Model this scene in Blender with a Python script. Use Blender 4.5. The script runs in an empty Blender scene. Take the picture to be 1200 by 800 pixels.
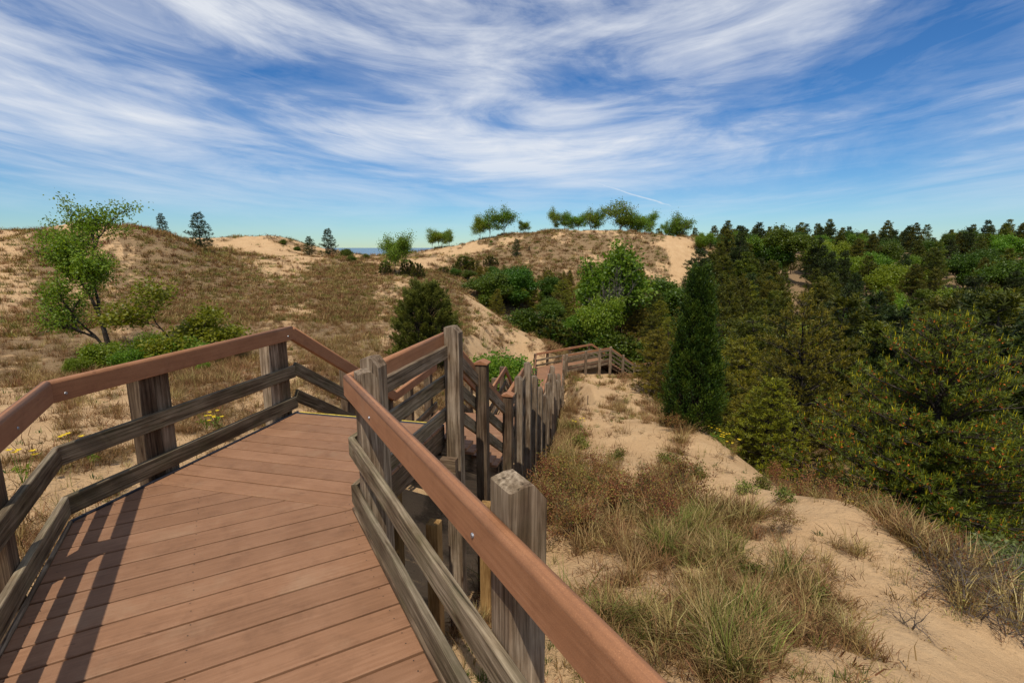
import bpy, bmesh, math, random
import numpy as np
from mathutils import Vector, Matrix

rad = math.radians
SC = bpy.context.scene
COL = SC.collection
random.seed(7)
RNG = np.random.default_rng(7)

# ------------------------------------------------------------------ camera
CAM_H = 1.86                       # metres above the near deck (deck = z 0)
FPX = 600.0                        # 18 mm on a 36 mm sensor at 1200 px
PITCH = math.atan(110 / FPX)
cam_d = bpy.data.cameras.new("camera")
cam_d.sensor_width = 36.0
cam_d.lens = 18.0
cam_d.clip_start = 0.05
cam_d.clip_end = 20000
cam = bpy.data.objects.new("camera", cam_d)
COL.objects.link(cam)
cam.location = (0, 0, CAM_H)
cam.rotation_euler = (math.pi / 2 - PITCH, 0, 0)
SC.camera = cam

# ------------------------------------------------------------------ view
SC.view_settings.view_transform = 'Standard'
SC.view_settings.look = 'None'
SC.view_settings.exposure = 0.0
SC.view_settings.gamma = 1.0
SC.view_settings.use_curve_mapping = False

# ------------------------------------------------------------------ sun (high, behind the viewer's left shoulder)
SUN_EL = rad(60)
SHADOW_AZ = rad(10)                # heading the shadows fall towards (from +Y towards +X)
to_sun = Vector((-math.sin(SHADOW_AZ) * math.cos(SUN_EL), -math.cos(SHADOW_AZ) * math.cos(SUN_EL), math.sin(SUN_EL)))
sun_d = bpy.data.lights.new("sun", 'SUN')
sun_d.energy = 4.1
sun_d.angle = rad(0.53)
sun_d.color = (1.0, 0.94, 0.85)
sun = bpy.data.objects.new("sun", sun_d)
COL.objects.link(sun)
sun.rotation_euler = to_sun.to_track_quat('Z', 'Y').to_euler()

# ------------------------------------------------------------------ node helper
class NT:
    def __init__(self, tree):
        self.t = tree
    def n(self, kind, **kw):
        nd = self.t.nodes.new(kind)
        for k, v in kw.items():
            if k.startswith('i_'):
                key = k[2:]
                key = int(key) if key.isdigit() else key.replace('_', ' ')
                nd.inputs[key].default_value = v
            else:
                setattr(nd, k, v)
        return nd
    def l(self, a, b):
        self.t.links.new(a, b)
    def math(self, op, a, b=None, c=None, clamp=False):
        nd = self.t.nodes.new('ShaderNodeMath'); nd.operation = op; nd.use_clamp = clamp
        for i, x in enumerate((a, b, c)):
            if x is None: continue
            if hasattr(x, 'links'): self.l(x, nd.inputs[i])
            else: nd.inputs[i].default_value = x
        return nd.outputs[0]
    def vmath(self, op, a, b=None, out=0):
        nd = self.t.nodes.new('ShaderNodeVectorMath'); nd.operation = op
        for i, x in enumerate((a, b)):
            if x is None: continue
            if hasattr(x, 'links'): self.l(x, nd.inputs[i])
            else: nd.inputs[i].default_value = x
        return nd.outputs[out]
    def ramp(self, fac, stops, interp='LINEAR'):
        nd = self.t.nodes.new('ShaderNodeValToRGB')
        cr = nd.color_ramp; cr.interpolation = interp
        while len(cr.elements) < len(stops): cr.elements.new(0.5)
        for e, (p, c) in zip(cr.elements, stops):
            e.position = p
            e.color = (*c, 1) if len(c) == 3 else c
        self.l(fac, nd.inputs[0])
        return nd.outputs[0]
    def mix(self, fac, a, b, blend='MIX'):
        nd = self.t.nodes.new('ShaderNodeMix'); nd.data_type = 'RGBA'; nd.blend_type = blend
        for sock, x in ((nd.inputs[0], fac), (nd.inputs[6], a), (nd.inputs[7], b)):
            if hasattr(x, 'links'): self.l(x, sock)
            else: sock.default_value = x if not isinstance(x, tuple) or len(x) == 4 else (*x, 1)
        return nd.outputs[2]
    def noise(self, vec, scale, detail=4, rough=0.55, dist=0.0, out=0):
        nd = self.t.nodes.new('ShaderNodeTexNoise')
        nd.inputs['Scale'].default_value = scale; nd.inputs['Detail'].default_value = detail
        nd.inputs['Roughness'].default_value = rough; nd.inputs['Distortion'].default_value = dist
        if vec is not None: self.l(vec, nd.inputs['Vector'])
        return nd.outputs[out]
    def mapping(self, vec, loc=(0, 0, 0), rot=(0, 0, 0), scale=(1, 1, 1)):
        nd = self.t.nodes.new('ShaderNodeMapping')
        nd.inputs['Location'].default_value = loc; nd.inputs['Rotation'].default_value = rot
        nd.inputs['Scale'].default_value = scale
        self.l(vec, nd.inputs['Vector'])
        return nd.outputs[0]

# ------------------------------------------------------------------ world: clear blue sky with sheets of cirrus
world = bpy.data.worlds.new("World")
SC.world = world
world.use_nodes = True
wt = world.node_tree
wt.nodes.clear()
W = NT(wt)
sky = W.n('ShaderNodeTexSky', sky_type='NISHITA')
sky.sun_disc = False
sky.sun_elevation = SUN_EL
sky.sun_rotation = math.atan2(to_sun.x, to_sun.y)
sky.altitude = 200
sky.air_density = 1.0
sky.dust_density = 0.0
sky.ozone_density = 2.0
tc = W.n('ShaderNodeTexCoord')
dirv = W.vmath('NORMALIZE', tc.outputs['Generated'])
sx = W.n('ShaderNodeSeparateXYZ'); W.l(dirv, sx.inputs[0])
zc = W.math('ADD', W.math('MAXIMUM', sx.outputs[2], 0.0), 0.055)       # curved cloud sheet
px = W.math('DIVIDE', sx.outputs[0], zc)
py = W.math('DIVIDE', sx.outputs[1], zc)
pv = W.n('ShaderNodeCombineXYZ'); W.l(px, pv.inputs[0]); W.l(py, pv.inputs[1])
pvec = pv.outputs[0]
# long shallow bands sweeping round the sky, finer towards the horizon
hyp = W.math('SQRT', W.math('ADD', W.math('MULTIPLY', sx.outputs[0], sx.outputs[0]), W.math('ADD', W.math('MULTIPLY', sx.outputs[1], sx.outputs[1]), 1e-5)))
ca = W.math('DIVIDE', sx.outputs[1], hyp); sa = W.math('DIVIDE', sx.outputs[0], hyp)
bow = W.math('ADD', W.math('MULTIPLY', ca, math.cos(rad(6))), W.math('MULTIPLY', sa, math.sin(rad(6))))
lg = W.math('LOGARITHM', W.math('ADD', W.math('MAXIMUM', sx.outputs[2], 0.0), 0.16), math.e)
q = W.math('ADD', lg, W.math('MULTIPLY', bow, 0.7))
bv = W.n('ShaderNodeCombineXYZ'); W.l(sa, bv.inputs[0]); W.l(ca, bv.inputs[1]); W.l(q, bv.inputs[2])
bvec = bv.outputs[0]
def cloud_layer(loc, scale, nscale, detail, rough, dist):
    return W.noise(W.mapping(bvec, loc, (0, 0, 0), scale), nscale, detail, rough, dist)
fine = cloud_layer((3.1, 1.2, 0), (2.3, 2.3, 4.2), 1.2, 9, 0.62, 0.8)
wisp = cloud_layer((7.3, 4.2, 2), (3.0, 3.0, 8.0), 1.5, 7, 0.62, 1.0)
big = cloud_layer((0.4, 9.0, 5.3), (2.0, 2.0, 2.5), 1.0, 2, 0.5, 0.4)
dens = W.math('ADD', W.math('MULTIPLY', fine, 0.62), W.math('MULTIPLY', wisp, 0.26))
dens = W.math('ADD', dens, W.math('MULTIPLY', big, 0.62))
cm = W.ramp(dens, [(0.59, (0, 0, 0)), (0.69, (.15, .15, .15)), (0.79, (.47, .47, .47)), (0.92, (.88, .88, .88))])
# cloud sheet thins out towards the horizon, where clear air remains
fade = W.n('ShaderNodeMapRange'); fade.clamp = True
W.l(sx.outputs[2], fade.inputs[0])
fade.inputs[1].default_value = 0.02; fade.inputs[2].default_value = 0.16
cm = W.math('MULTIPLY', cm, fade.outputs[0])
# contrails: thin straight lines on the same sheet
def sheet(u, v):
    xr = (u - 600) / FPX; yv = (v - 400) / FPX
    d = Vector((xr, math.cos(PITCH) - yv * math.sin(PITCH), -math.sin(PITCH) - yv * math.cos(PITCH))).normalized()
    z = max(d.z, 0) + 0.055
    return d.x / z, d.y / z
def contrail(p0, p1, width, strength, prev):
    ax, ay = p0; bx_, by_ = p1
    L = math.hypot(bx_ - ax, by_ - ay); dx, dy = (bx_ - ax) / L, (by_ - ay) / L
    rx = W.math('SUBTRACT', px, ax); ry = W.math('SUBTRACT', py, ay)
    along = W.math('ADD', W.math('MULTIPLY', rx, dx), W.math('MULTIPLY', ry, dy))
    across = W.math('ADD', W.math('MULTIPLY', rx, -dy), W.math('MULTIPLY', ry, dx))
    wob = W.noise(pvec, 2.3, 5, 0.6)
    across = W.math('ADD', across, W.math('MULTIPLY', W.math('SUBTRACT', wob, 0.5), width * 3.0))
    m = W.math('SUBTRACT', 1.0, W.math('DIVIDE', W.math('ABSOLUTE', across), width), clamp=True)
    e1 = W.math('DIVIDE', along, L * 0.2, clamp=True)
    e2 = W.math('DIVIDE', W.math('SUBTRACT', L, along), L * 0.2, clamp=True)
    m = W.math('MULTIPLY', W.math('MULTIPLY', m, e1), W.math('MULTIPLY', e2, strength))
    return W.math('MAXIMUM', prev, m)
cm = contrail(sheet(280, 136), sheet(580, 198), 0.045, 0.6, cm)
cm = contrail(sheet(425, 146), sheet(700, 214), 0.05, 0.5, cm)
cm = contrail(sheet(650, 200), sheet(795, 244), 0.045, 0.65, cm)
skyc = W.n('ShaderNodeHueSaturation'); W.l(sky.outputs[0], skyc.inputs['Color'])
skyc.inputs['Saturation'].default_value = 1.25
skyg = W.mix(1.0, skyc.outputs[0], (.61, .88, 1.15, 1), 'MULTIPLY')
colr = W.mix(cm, skyg, (9.2, 9.5, 10.0, 1))
bg = W.n('ShaderNodeBackground'); W.l(colr, bg.inputs[0]); bg.inputs[1].default_value = 0.09
world.cycles.sampling_method = 'MANUAL'; world.cycles.sample_map_resolution = 512
wo = W.n('ShaderNodeOutputWorld'); W.l(bg.outputs[0], wo.inputs[0])

# ------------------------------------------------------------------ pixel -> place helpers used while laying out the terrain
cT, sT = math.cos(PITCH), math.sin(PITCH)
def at(u, v, Y):
    xr = (u - 600) / FPX; yv = (v - 400) / FPX
    dy = cT - yv * sT; dz = -sT - yv * cT
    t = Y / dy
    return (xr * t, Y, CAM_H + dz * t)

# ------------------------------------------------------------------ value noise
def _hash(ix, iy, s):
    h = (ix.astype(np.int64) * 374761393 + iy.astype(np.int64) * 668265263 + s * 974711) & 0x7fffffff
    h = ((h ^ (h >> 13)) * 1274126177) & 0x7fffffff
    return ((h ^ (h >> 16)) & 0xffff) / 65535.0
def vnoise(x, y, s=0):
    ix = np.floor(x); iy = np.floor(y)
    fx = x - ix; fy = y - iy
    fx = fx * fx * (3 - 2 * fx); fy = fy * fy * (3 - 2 * fy)
    a = _hash(ix, iy, s); b = _hash(ix + 1, iy, s); c = _hash(ix, iy + 1, s); d = _hash(ix + 1, iy + 1, s)
    return (a + (b - a) * fx) * (1 - fy) + (c + (d - c) * fx) * fy - 0.5
def fbm(x, y, octs=4, s=0, gain=0.5):
    r = 0; a = 1.0
    for k in range(octs):
        r = r + a * vnoise(x * 2 ** k + 17.3 * k, y * 2 ** k - 9.1 * k, s + k); a *= gain
    return r

# ------------------------------------------------------------------ walkway plan (right-hand and left-hand edges, deck heights)
def azd(a): return np.array([math.sin(rad(a)), math.cos(rad(a))])
d1 = azd(-29.3); n1 = np.array([d1[1], -d1[0]])
d2 = azd(13.5);  n2 = np.array([d2[1], -d2[0]])
WID = 1.78
A = np.array([-3.03, 3.25]); Dp = np.array([-1.09, 3.44])
B = A + d2 * 2.47
Ep = B + n2 * WID
# make the right edge of the second bay run exactly parallel from E back to D
Dp = Ep - d2 * 1.86
S1 = Dp - n2 * WID                   # where the seam meets the left edge
NearL = A - d1 * 7.0; NearR = Dp - d1 * 7.0
RISE, RUN = 0.16, 0.27
# (right start, right end, left start, left end, z start, z end, kind)
R0 = Ep; R1 = R0 + d2 * RUN * 9
L0_ = B;  L1_ = B + d2 * RUN * 9
R2 = R1 + azd(9.5) * 2.15; L2_ = L1_ + azd(9.5) * 2.15
z1 = -RISE * 9
R3 = R2 + azd(12) * RUN * 8; nn = np.array([math.cos(rad(12)), -math.sin(rad(12))]); L2b = R2 - nn * 1.3; L3_ = R3 - nn * 1.3
z2 = z1 - RISE * 8
R4 = R3 + azd(8) * 3.3; n8 = np.array([math.cos(rad(8)), -math.sin(rad(8))]); L4_ = R4 - n8 * 1.3
R5 = R4 + azd(8) * RUN * 8; L5_ = R5 - n8 * 1.3; z3 = z2 - RISE * 8
R6 = R5 + azd(8) * 2.0; L6_ = R6 - n8 * 1.3
R7 = R6 + azd(8) * RUN * 14; L7_ = R7 - n8 * 1.3; z4 = z3 - RISE * 14
R8 = np.array([3.38, 33.6]); L8_ = np.array([1.69, 34.3])
R9 = np.array([7.1, 36.4]); L9_ = np.array([6.0, 37.85])
d9 = azd(53.0); R10 = R9 + d9 * RUN * 10; L10_ = L9_ + d9 * RUN * 10; z5 = z4 - RISE * 10
R11 = R10 + azd(75) * 3.0; L11_ = L10_ + azd(75) * 3.2
corridor = [(NearL, NearR, 0, A, Dp, 0), (A, Dp, 0, B, Ep, 0), (L0_, R0, 0, L1_, R1, z1), (L1_, R1, z1, L2_, R2, z1),
            (L2b, R2, z1, L3_, R3, z2), (L3_, R3, z2, L4_, R4, z2), (L4_, R4, z2, L5_, R5, z3), (L5_, R5, z3, L6_, R6, z3),
            (L6_, R6, z3, L7_, R7, z4), (L7_, R7, z4, L8_, R8, z4), (L8_, R8, z4, L9_, R9, z4), (L9_, R9, z4, L10_, R10, z5),
            (L10_, R10, z5, L11_, R11, z5)]
# centre line samples for carving / keeping plants off the boards
_cs = []
for (l0, r0, za, l1, r1, zb) in corridor:
    n = max(3, int(np.linalg.norm((l1 + r1 - l0 - r0) / 2) / 0.25))
    for t in np.linspace(0, 1, n):
        c = (l0 + r0) / 2 * (1 - t) + (l1 + r1) / 2 * t
        _cs.append((c[0], c[1], za * (1 - t) + zb * t, np.linalg.norm((r0 - l0) * (1 - t) + (r1 - l1) * t) / 2))
CS = np.array(_cs)
def walk_dist(x, y):
    """distance to the walkway's centre line minus its half width, and the deck height there"""
    x = np.asarray(x, float).ravel(); y = np.asarray(y, float).ravel()
    best = np.full(x.shape, 1e9); zz = np.zeros_like(x)
    for c in CS:
        d = np.hypot(x - c[0], y - c[1]) - c[3]
        m = d < best
        best[m] = d[m]; zz[m] = c[2]
    return best, zz

# ------------------------------------------------------------------ terrain
CP = []     # control points x, y, z
def g(u, v, Y): CP.append(at(u, v, Y))
def w(x, y, z): CP.append((x, y, z))
# sand right of the stairs
for a in [(650, 760, 4.3), (1000, 780, 3.9), (1190, 790, 4.6), (1190, 700, 6.2), (700, 690, 5.6), (561, 690, 6.3), (800, 640, 7.0), (1000, 640, 7.0),
          (900, 720, 5.1), (640, 600, 9.0), (760, 590, 9.2), (900, 590, 9.2), (1000, 590, 8.9), (660, 540, 12.5), (760, 530, 13.5), (860, 540, 12.6),
          (680, 500, 17), (750, 490, 18), (830, 510, 16), (690, 472, 23), (740, 462, 26), (690, 447, 33.5), (760, 445, 35), (730, 440, 38)]: g(*a)
# drop into the wooded hollow on the right
for a in [(9, 5.0, -4.6), (14, 3, -6.5), (8.5, 10, -5.6), (12, 14, -7.3), (9, 18, -6.8), (20, 10, -8.5), (16, 24, -8.8), (12, 32, -8.4), (14, 45, -9.0), (30, 20, -9.6),
          (30, 45, -9.6), (45, 30, -9.8), (60, 60, -8.5), (45, 80, -7.5), (25, 70, -8.2), (80, 30, -9), (90, 100, -4), (130, 90, -3), (60, 120, -2.5), (40, 110, -3.5), (160, 160, 0), (100, 190, 0)]: w(*a)
# beneath the platform
for a in [(-.6, 5.3, -2.5), (-1.6, 4.2, -1.9), (-.8, 2.0, -1.9), (.4, 1.0, -1.75), (-2.6, 4.6, -1.35), (-2.4, 2.2, -1.15), (-1.8, 7.5, -2.3), (-.9, 9, -2.6), (-1.2, 12, -3.3), (-.8, 15, -3.8)]: w(*a)
# left: sand flat, then the grassy dune
for a in [(100, 560, 6.0), (20, 570, 5.6), (40, 500, 8.7), (150, 490, 9.3), (125, 418, 19), (20, 420, 18), (100, 350, 32), (10, 340, 33), (60, 300, 45), (20, 273, 55), (90, 268, 55),
          (170, 264, 52), (200, 276, 52), (240, 295, 54), (280, 314, 56), (200, 320, 44), (220, 380, 26), (300, 440, 13), (300, 400, 22), (300, 350, 38), (340, 330, 50), (330, 455, 11.5),
          (400, 425, 16), (400, 370, 31), (420, 335, 48), (380, 316, 62), (430, 303, 78), (460, 310, 70), (450, 390, 26), (440, 440, 14),
          (580, 420, 23), (560, 372, 37), (530, 342, 46), (500, 330, 55), (610, 415, 31), (640, 406, 38), (600, 385, 42)]: g(*a)
# hollow behind the saddle and the big dune beyond it
for a in [(2, 48, -6.5), (8, 52, -6.8), (-2, 55, -5.0), (14, 58, -7), (20, 60, -7), (-6, 62, -2.5)]: w(*a)
for a in [(560, 330, 72), (620, 320, 76), (700, 330, 72), (760, 345, 70), (800, 330, 78), (520, 293, 96), (550, 283, 100), (600, 276, 104), (650, 270, 106), (700, 276, 106), (750, 278, 104), (800, 278, 100), (840, 290, 100),
          (480, 298, 98), (450, 298, 96)]: g(*a)
for a in [(-16, 135, -3), (0, 140, 1.0), (20, 140, 1.0), (45, 150, -1), (-30, 130, -3), (-24, 112, -1.0), (-20, 170, -8), (-10, 240, -12)]: w(*a)
# sandy knolls further left
for a in [(285, 276, 92), (330, 279, 92), (310, 296, 74), (345, 300, 78), (270, 297, 76), (250, 290, 84), (395, 300, 88), (380, 298, 92)]: g(*a)
for a in [(-70, 90, 2.5), (-55, 70, 4.0), (-75, 55, 4), (-100, 120, 2), (-60, 140, 0), (-40, 150, -3), (-130, 60, 2), (-200, 200, -3)]: w(*a)
# behind the camera
for a in [(0, -4, -1.2), (4, -4, -1.4), (-5, -3, -.7), (-8, 2, -.7), (0, -12, -.5), (-15, -10, .5), (15, -12, -3), (0, -40, 1), (-50, -40, 2), (50, -40, -4), (-60, 5, 2.2), (-25, 5, .2), (40, -5, -8), (0, -150, 0), (-150, -100, 0), (150, -60, -4)]: w(*a)
CP = np.array(CP)
def lp(x, y):
    r = np.hypot(x, y) + 0.6
    return np.arctan2(x, y) * 1.25, np.log(r)
def _tps(r2): return r2 * np.log(r2 + 1e-9)
_a, _r = lp(CP[:, 0], CP[:, 1])
PT = np.stack([_a, _r], 1); PZ = CP[:, 2].copy()
for sgn in (-1, 1):                                    # wrap round behind the camera
    m = np.abs(_a) > 1.6
    PT = np.vstack([PT, np.stack([_a[m] + sgn * 2 * math.pi * 1.25, _r[m]], 1)]); PZ = np.concatenate([PZ, CP[m, 2]])
N_ = len(PT)
K = _tps(((PT[:, None, :] - PT[None, :, :]) ** 2).sum(-1)) + np.eye(N_) * 0.004
Pm = np.hstack([np.ones((N_, 1)), PT])
M_ = np.block([[K, Pm], [Pm.T, np.zeros((3, 3))]])
_c = np.linalg.solve(M_, np.concatenate([PZ, np.zeros(3)]))
def height(x, y):
    x = np.asarray(x, float); y = np.asarray(y, float); shp = x.shape
    x = x.ravel(); y = y.ravel(); out = np.zeros_like(x)
    a, r = lp(x, y)
    for i in range(0, len(x), 20000):
        s = slice(i, i + 20000)
        k = _tps((a[s, None] - PT[None, :, 0]) ** 2 + (r[s, None] - PT[None, :, 1]) ** 2)
        out[s] = k @ _c[:N_] + _c[N_] + _c[N_ + 1] * a[s] + _c[N_ + 2] * r[s]
    R = np.hypot(x, y)
    far = np.clip((R - 170) / 160, 0, 1); far = far * far * (3 - 2 * far)
    plain = -14 + 11 * np.clip((np.arctan2(x, y) - rad(6)) / rad(8), 0, 1)
    out = out * (1 - far) + (plain + 5 * fbm(x / 90, y / 90, 3, 5)) * far
    # hummocks and little slips in the sand
    nearw = np.clip(R / 6, 0.25, 1)
    out += 0.20 * nearw * fbm(x / 3.1, y / 3.1, 3, 11) + 0.075 * fbm(x / 0.7, y / 0.7, 3, 21) + np.clip((R - 15) / 40, 0, 1) * 1.1 * fbm(x / 9, y / 9, 3, 31)
    # keep the ground below the boards
    m = R < 60
    d, zd = walk_dist(x[m], y[m])
    lim = zd - 0.55 + np.clip(d - 0.25, 0, 99) * 1.0
    out[m] = np.minimum(out[m], lim)
    return out.reshape(shp)
def hz(x, y): return float(height(np.array([x]), np.array([y]))[0])
def normal_at(x, y, e=0.15):
    h0 = height(x, y); hx = height(x + e, y); hy = height(x, y + e)
    n = np.stack([-(hx - h0) / e, -(hy - h0) / e, np.ones_like(h0)], -1)
    return n / np.linalg.norm(n, axis=-1, keepdims=True), h0

# how much of the sand is grown over, by place (direction, log distance)
CV = []
def cov(u, v, Y, c):
    p = at(u, v, Y); CV.append((p[0], p[1], c))
for a in [(30, 560, 5.8, .42), (60, 500, 8.7, .45), (40, 400, 20, .9), (40, 340, 33, .62), (60, 300, 45, .68), (30, 280, 53, .6), (100, 272, 53, .7), (160, 290, 48, .8), (230, 330, 40, 1.0), (300, 350, 38, .95), (300, 400, 22, .88), (220, 400, 22, .95), (350, 380, 28, .8), (180, 340, 38, .9), (120, 380, 25, .85),
          (350, 430, 15, .7), (150, 480, 9.5, .52), (380, 370, 31, .5), (430, 345, 45, .6), (420, 318, 60, .62), (560, 375, 36, .75), (545, 395, 30, .8), (575, 365, 40, .7), (590, 410, 26, .55), (620, 410, 32, .45), (530, 345, 46, .5), (450, 400, 24, .6),
          (680, 480, 20, .6), (720, 455, 28, .42), (770, 470, 24, .75), (720, 500, 17, .5), (700, 540, 12.5, .66), (770, 520, 14, .42), (650, 580, 9.8, .8), (750, 585, 9.4, .75), (800, 640, 7, .98), (850, 540, 12.6, .5),
          (900, 580, 9.6, .55), (920, 650, 6.8, .72), (980, 745, 4.6, .8), (880, 720, 5.1, .82), (1060, 700, 5.7, .04), (1010, 630, 7.3, .1), (1100, 770, 4.4, .1), (1160, 720, 5.8, .68), (990, 575, 9.4, .66), (1090, 640, 7.3, .55), (930, 545, 11, .62),
          (700, 720, 5, .36), (650, 700, 5.4, .38), (750, 660, 6.4, .68), (700, 660, 6.3, .42), (640, 780, 4, .1), (600, 310, 85, .9), (700, 310, 85, .9), (650, 290, 97, .8), (740, 295, 92, .75), (600, 285, 98, .75), (800, 330, 78, .5), (775, 310, 86, .6), (790, 290, 95, .45), (650, 272, 105, .4), (560, 290, 96, .7), (540, 290, 96, .3),
          (300, 280, 90, .36), (330, 297, 75, .36), (460, 305, 80, .6)]: cov(*a)
for a in [(14, 10, 1.6), (20, 30, 1.6), (40, 40, 1.6), (60, 80, 1.6), (40, 100, 1.6), (80, 60, 1.6), (90, 130, 1.6), (30, 60, 1.5), (9, 12, 1.1), (5, 55, 1.2), (15, 58, 1.3), (50, 120, 1.6), (70, 110, 1.6), (-40, -40, .7), (40, -40, .9), (0, -10, .5), (-20, 0, .6), (0, 300, 1), (200, 200, 1.6), (120, 120, 1.6), (150, 60, 1.6), (100, 200, 1.6), (-200, 200, .9)]: CV.append(a)
CV = np.array(CV)
_va, _vr = lp(CV[:, 0], CV[:, 1])
def cover(x, y):
    a, r = lp(x, y)
    w_ = 1 / (((a[:, None] - _va) ** 2 + (r[:, None] - _vr) ** 2) ** 1.5 + 1e-4)
    return (w_ * CV[:, 2]).sum(1) / w_.sum(1)
TRAIL = [at(u_, v_, Y_)[:2] for u_, v_, Y_ in [(765, 278, 104), (790, 290, 96), (796, 310, 86), (800, 335, 77), (806, 356, 70)]]   # sandy footpath up the big dune
def grown(x, y):
    """0 bare sand .. 1 plants and litter, with the patchy edge the dunes have"""
    c = cover(x, y)
    R = np.hypot(x, y); s = np.clip(R / 14, 0.7, 5)
    tr_ = np.full(x.shape, 99.0)
    for (ax_, ay_), (bx2, by2) in zip(TRAIL[:-1], TRAIL[1:]):
        t = np.clip(((x - ax_) * (bx2 - ax_) + (y - ay_) * (by2 - ay_)) / ((bx2 - ax_) ** 2 + (by2 - ay_) ** 2), 0, 1)
        tr_ = np.minimum(tr_, np.hypot(x - ax_ - t * (bx2 - ax_), y - ay_ - t * (by2 - ay_)))
    c = c - 1.2 * np.exp(-(tr_ / 1.2) ** 2)
    n = 0.9 * fbm(x / s / 0.9, y / s / 0.9, 4, 41) + 0.5 * fbm(x / 0.35, y / 0.35, 2, 51)
    return np.clip((c + n * 0.85 - 0.42) * 2.6, 0, 1)

# ------------------------------------------------------------------ mesh helpers
def mk_mesh(name, V, F, tint=None, smooth=False):
    V = np.ascontiguousarray(V, dtype=np.float32); F = np.ascontiguousarray(F, dtype=np.int32)
    me = bpy.data.meshes.new(name)
    k = F.shape[1]
    me.vertices.add(len(V)); me.vertices.foreach_set('co', V.ravel())
    me.loops.add(F.size); me.loops.foreach_set('vertex_index', F.ravel())
    me.polygons.add(len(F))
    me.polygons.foreach_set('loop_start', np.arange(0, F.size, k, dtype=np.int32))
    me.polygons.foreach_set('loop_total', np.full(len(F), k, dtype=np.int32))
    if smooth: me.polygons.foreach_set('use_smooth', np.ones(len(F), dtype=bool))
    if tint is not None:
        at_ = me.attributes.new('tint', 'FLOAT', 'POINT'); at_.data.foreach_set('value', np.asarray(tint, dtype=np.float32))
    me.update(calc_edges=True)
    return me
def link(name, me, mat=None, parent=None, loc=None, rot=None, scale=None, kind=None):
    o = bpy.data.objects.new(name, me)
    if mat is not None and me is not None and not me.materials: me.materials.append(mat)
    COL.objects.link(o)
    if parent is not None: o.parent = parent
    if loc is not None: o.location = loc
    if rot is not None: o.rotation_euler = rot
    if scale is not None: o.scale = scale
    if kind: o['kind'] = kind
    return o
def thing(name, label, cat, loc=(0, 0, 0), group=None):
    o = bpy.data.objects.new(name, None); o.empty_display_size = 0.3
    COL.objects.link(o); o.location = loc
    o['label'] = label; o['category'] = cat
    if group: o['group'] = group
    return o

# ------------------------------------------------------------------ materials
def new_mat(name):
    m = bpy.data.materials.new(name); m.use_nodes = True
    m.node_tree.nodes.clear()
    return m, NT(m.node_tree)
def finish(T, bsdf, bump=None):
    o = T.n('ShaderNodeOutputMaterial'); T.l(bsdf.outputs[0], o.inputs[0])
def principled(T, color, rough=0.7, bump=None, bstr=0.3, bdist=0.01, spec=0.3):
    b = T.n('ShaderNodeBsdfPrincipled')
    if hasattr(color, 'links'): T.l(color, b.inputs['Base Color'])
    else: b.inputs['Base Color'].default_value = (*color, 1)
    if hasattr(rough, 'links'): T.l(rough, b.inputs['Roughness'])
    else: b.inputs['Roughness'].default_value = rough
    b.inputs['Specular IOR Level'].default_value = spec
    if bump is not None:
        bn = T.n('ShaderNodeBump'); bn.inputs['Strength'].default_value = bstr; bn.inputs['Distance'].default_value = bdist
        T.l(bump, bn.inputs['Height']); T.l(bn.outputs[0], b.inputs['Normal'])
    finish(T, b)
    return b

def mat_sand():
    m, T = new_mat('dune_sand')
    geo = T.n('ShaderNodeNewGeometry'); P = geo.outputs['Position']
    at_ = T.n('ShaderNodeAttribute', attribute_name='grown')
    gr = at_.outputs['Fac']
    n1_ = T.noise(P, 0.9, 5, 0.6); n2_ = T.noise(P, 14, 6, 0.65); n4_ = T.noise(P, 2.2, 5, 0.65); n3_ = T.noise(P, 90, 3, 0.6)
    sand = T.ramp(n1_, [(0.25, (.42, .255, .120)), (0.5, (.51, .325, .160)), (0.75, (.58, .39, .205))])
    sand = T.mix(0.35, sand, T.ramp(n3_, [(0.3, (.30, .180, .085)), (0.7, (.64, .435, .24))]))
    litter = T.ramp(n2_, [(0.3, (.07, .045, .026)), (0.48, (.15, .095, .05)), (0.6, (.21, .15, .075)), (0.75, (.30, .21, .12))])
    mask = T.math('ADD', gr, T.math('ADD', T.math('MULTIPLY', T.math('SUBTRACT', n2_, 0.5), 1.3), T.math('MULTIPLY', T.math('SUBTRACT', n4_, 0.5), 1.6)))
    mask = T.math('MULTIPLY', T.math('SUBTRACT', mask, 0.32), 2.4, clamp=True)
    mask = T.math('MULTIPLY', mask, 0.8)
    # scattered bits of dark litter on bare sand
    vor = T.n('ShaderNodeTexVoronoi'); vor.inputs['Scale'].default_value = 9; T.l(P, vor.inputs['Vector'])
    bit = T.math('LESS_THAN', vor.outputs['Distance'], T.math('MULTIPLY', T.noise(P, 2.0, 3), 0.16))
    col = T.mix(mask, sand, litter)
    col = T.mix(T.math('MULTIPLY', bit, 0.7), col, (.10, .065, .04))
    wav = T.n('ShaderNodeTexWave'); wav.inputs['Scale'].default_value = 2.6; wav.inputs['Distortion'].default_value = 5; wav.inputs['Detail'].default_value = 3
    T.l(T.mapping(P, rot=(0, 0, rad(35))), wav.inputs['Vector'])
    hgt = T.math('ADD', T.math('MULTIPLY', n2_, 1.0), T.math('ADD', T.math('MULTIPLY', n3_, 0.5), T.math('ADD', T.math('MULTIPLY', wav.outputs['Fac'], 0.10), T.math('MULTIPLY', T.noise(P, 4.5, 4, 0.55), 2.2))))
    principled(T, col, 0.95, hgt, 0.9, 0.03, 0.1)
    return m
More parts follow.
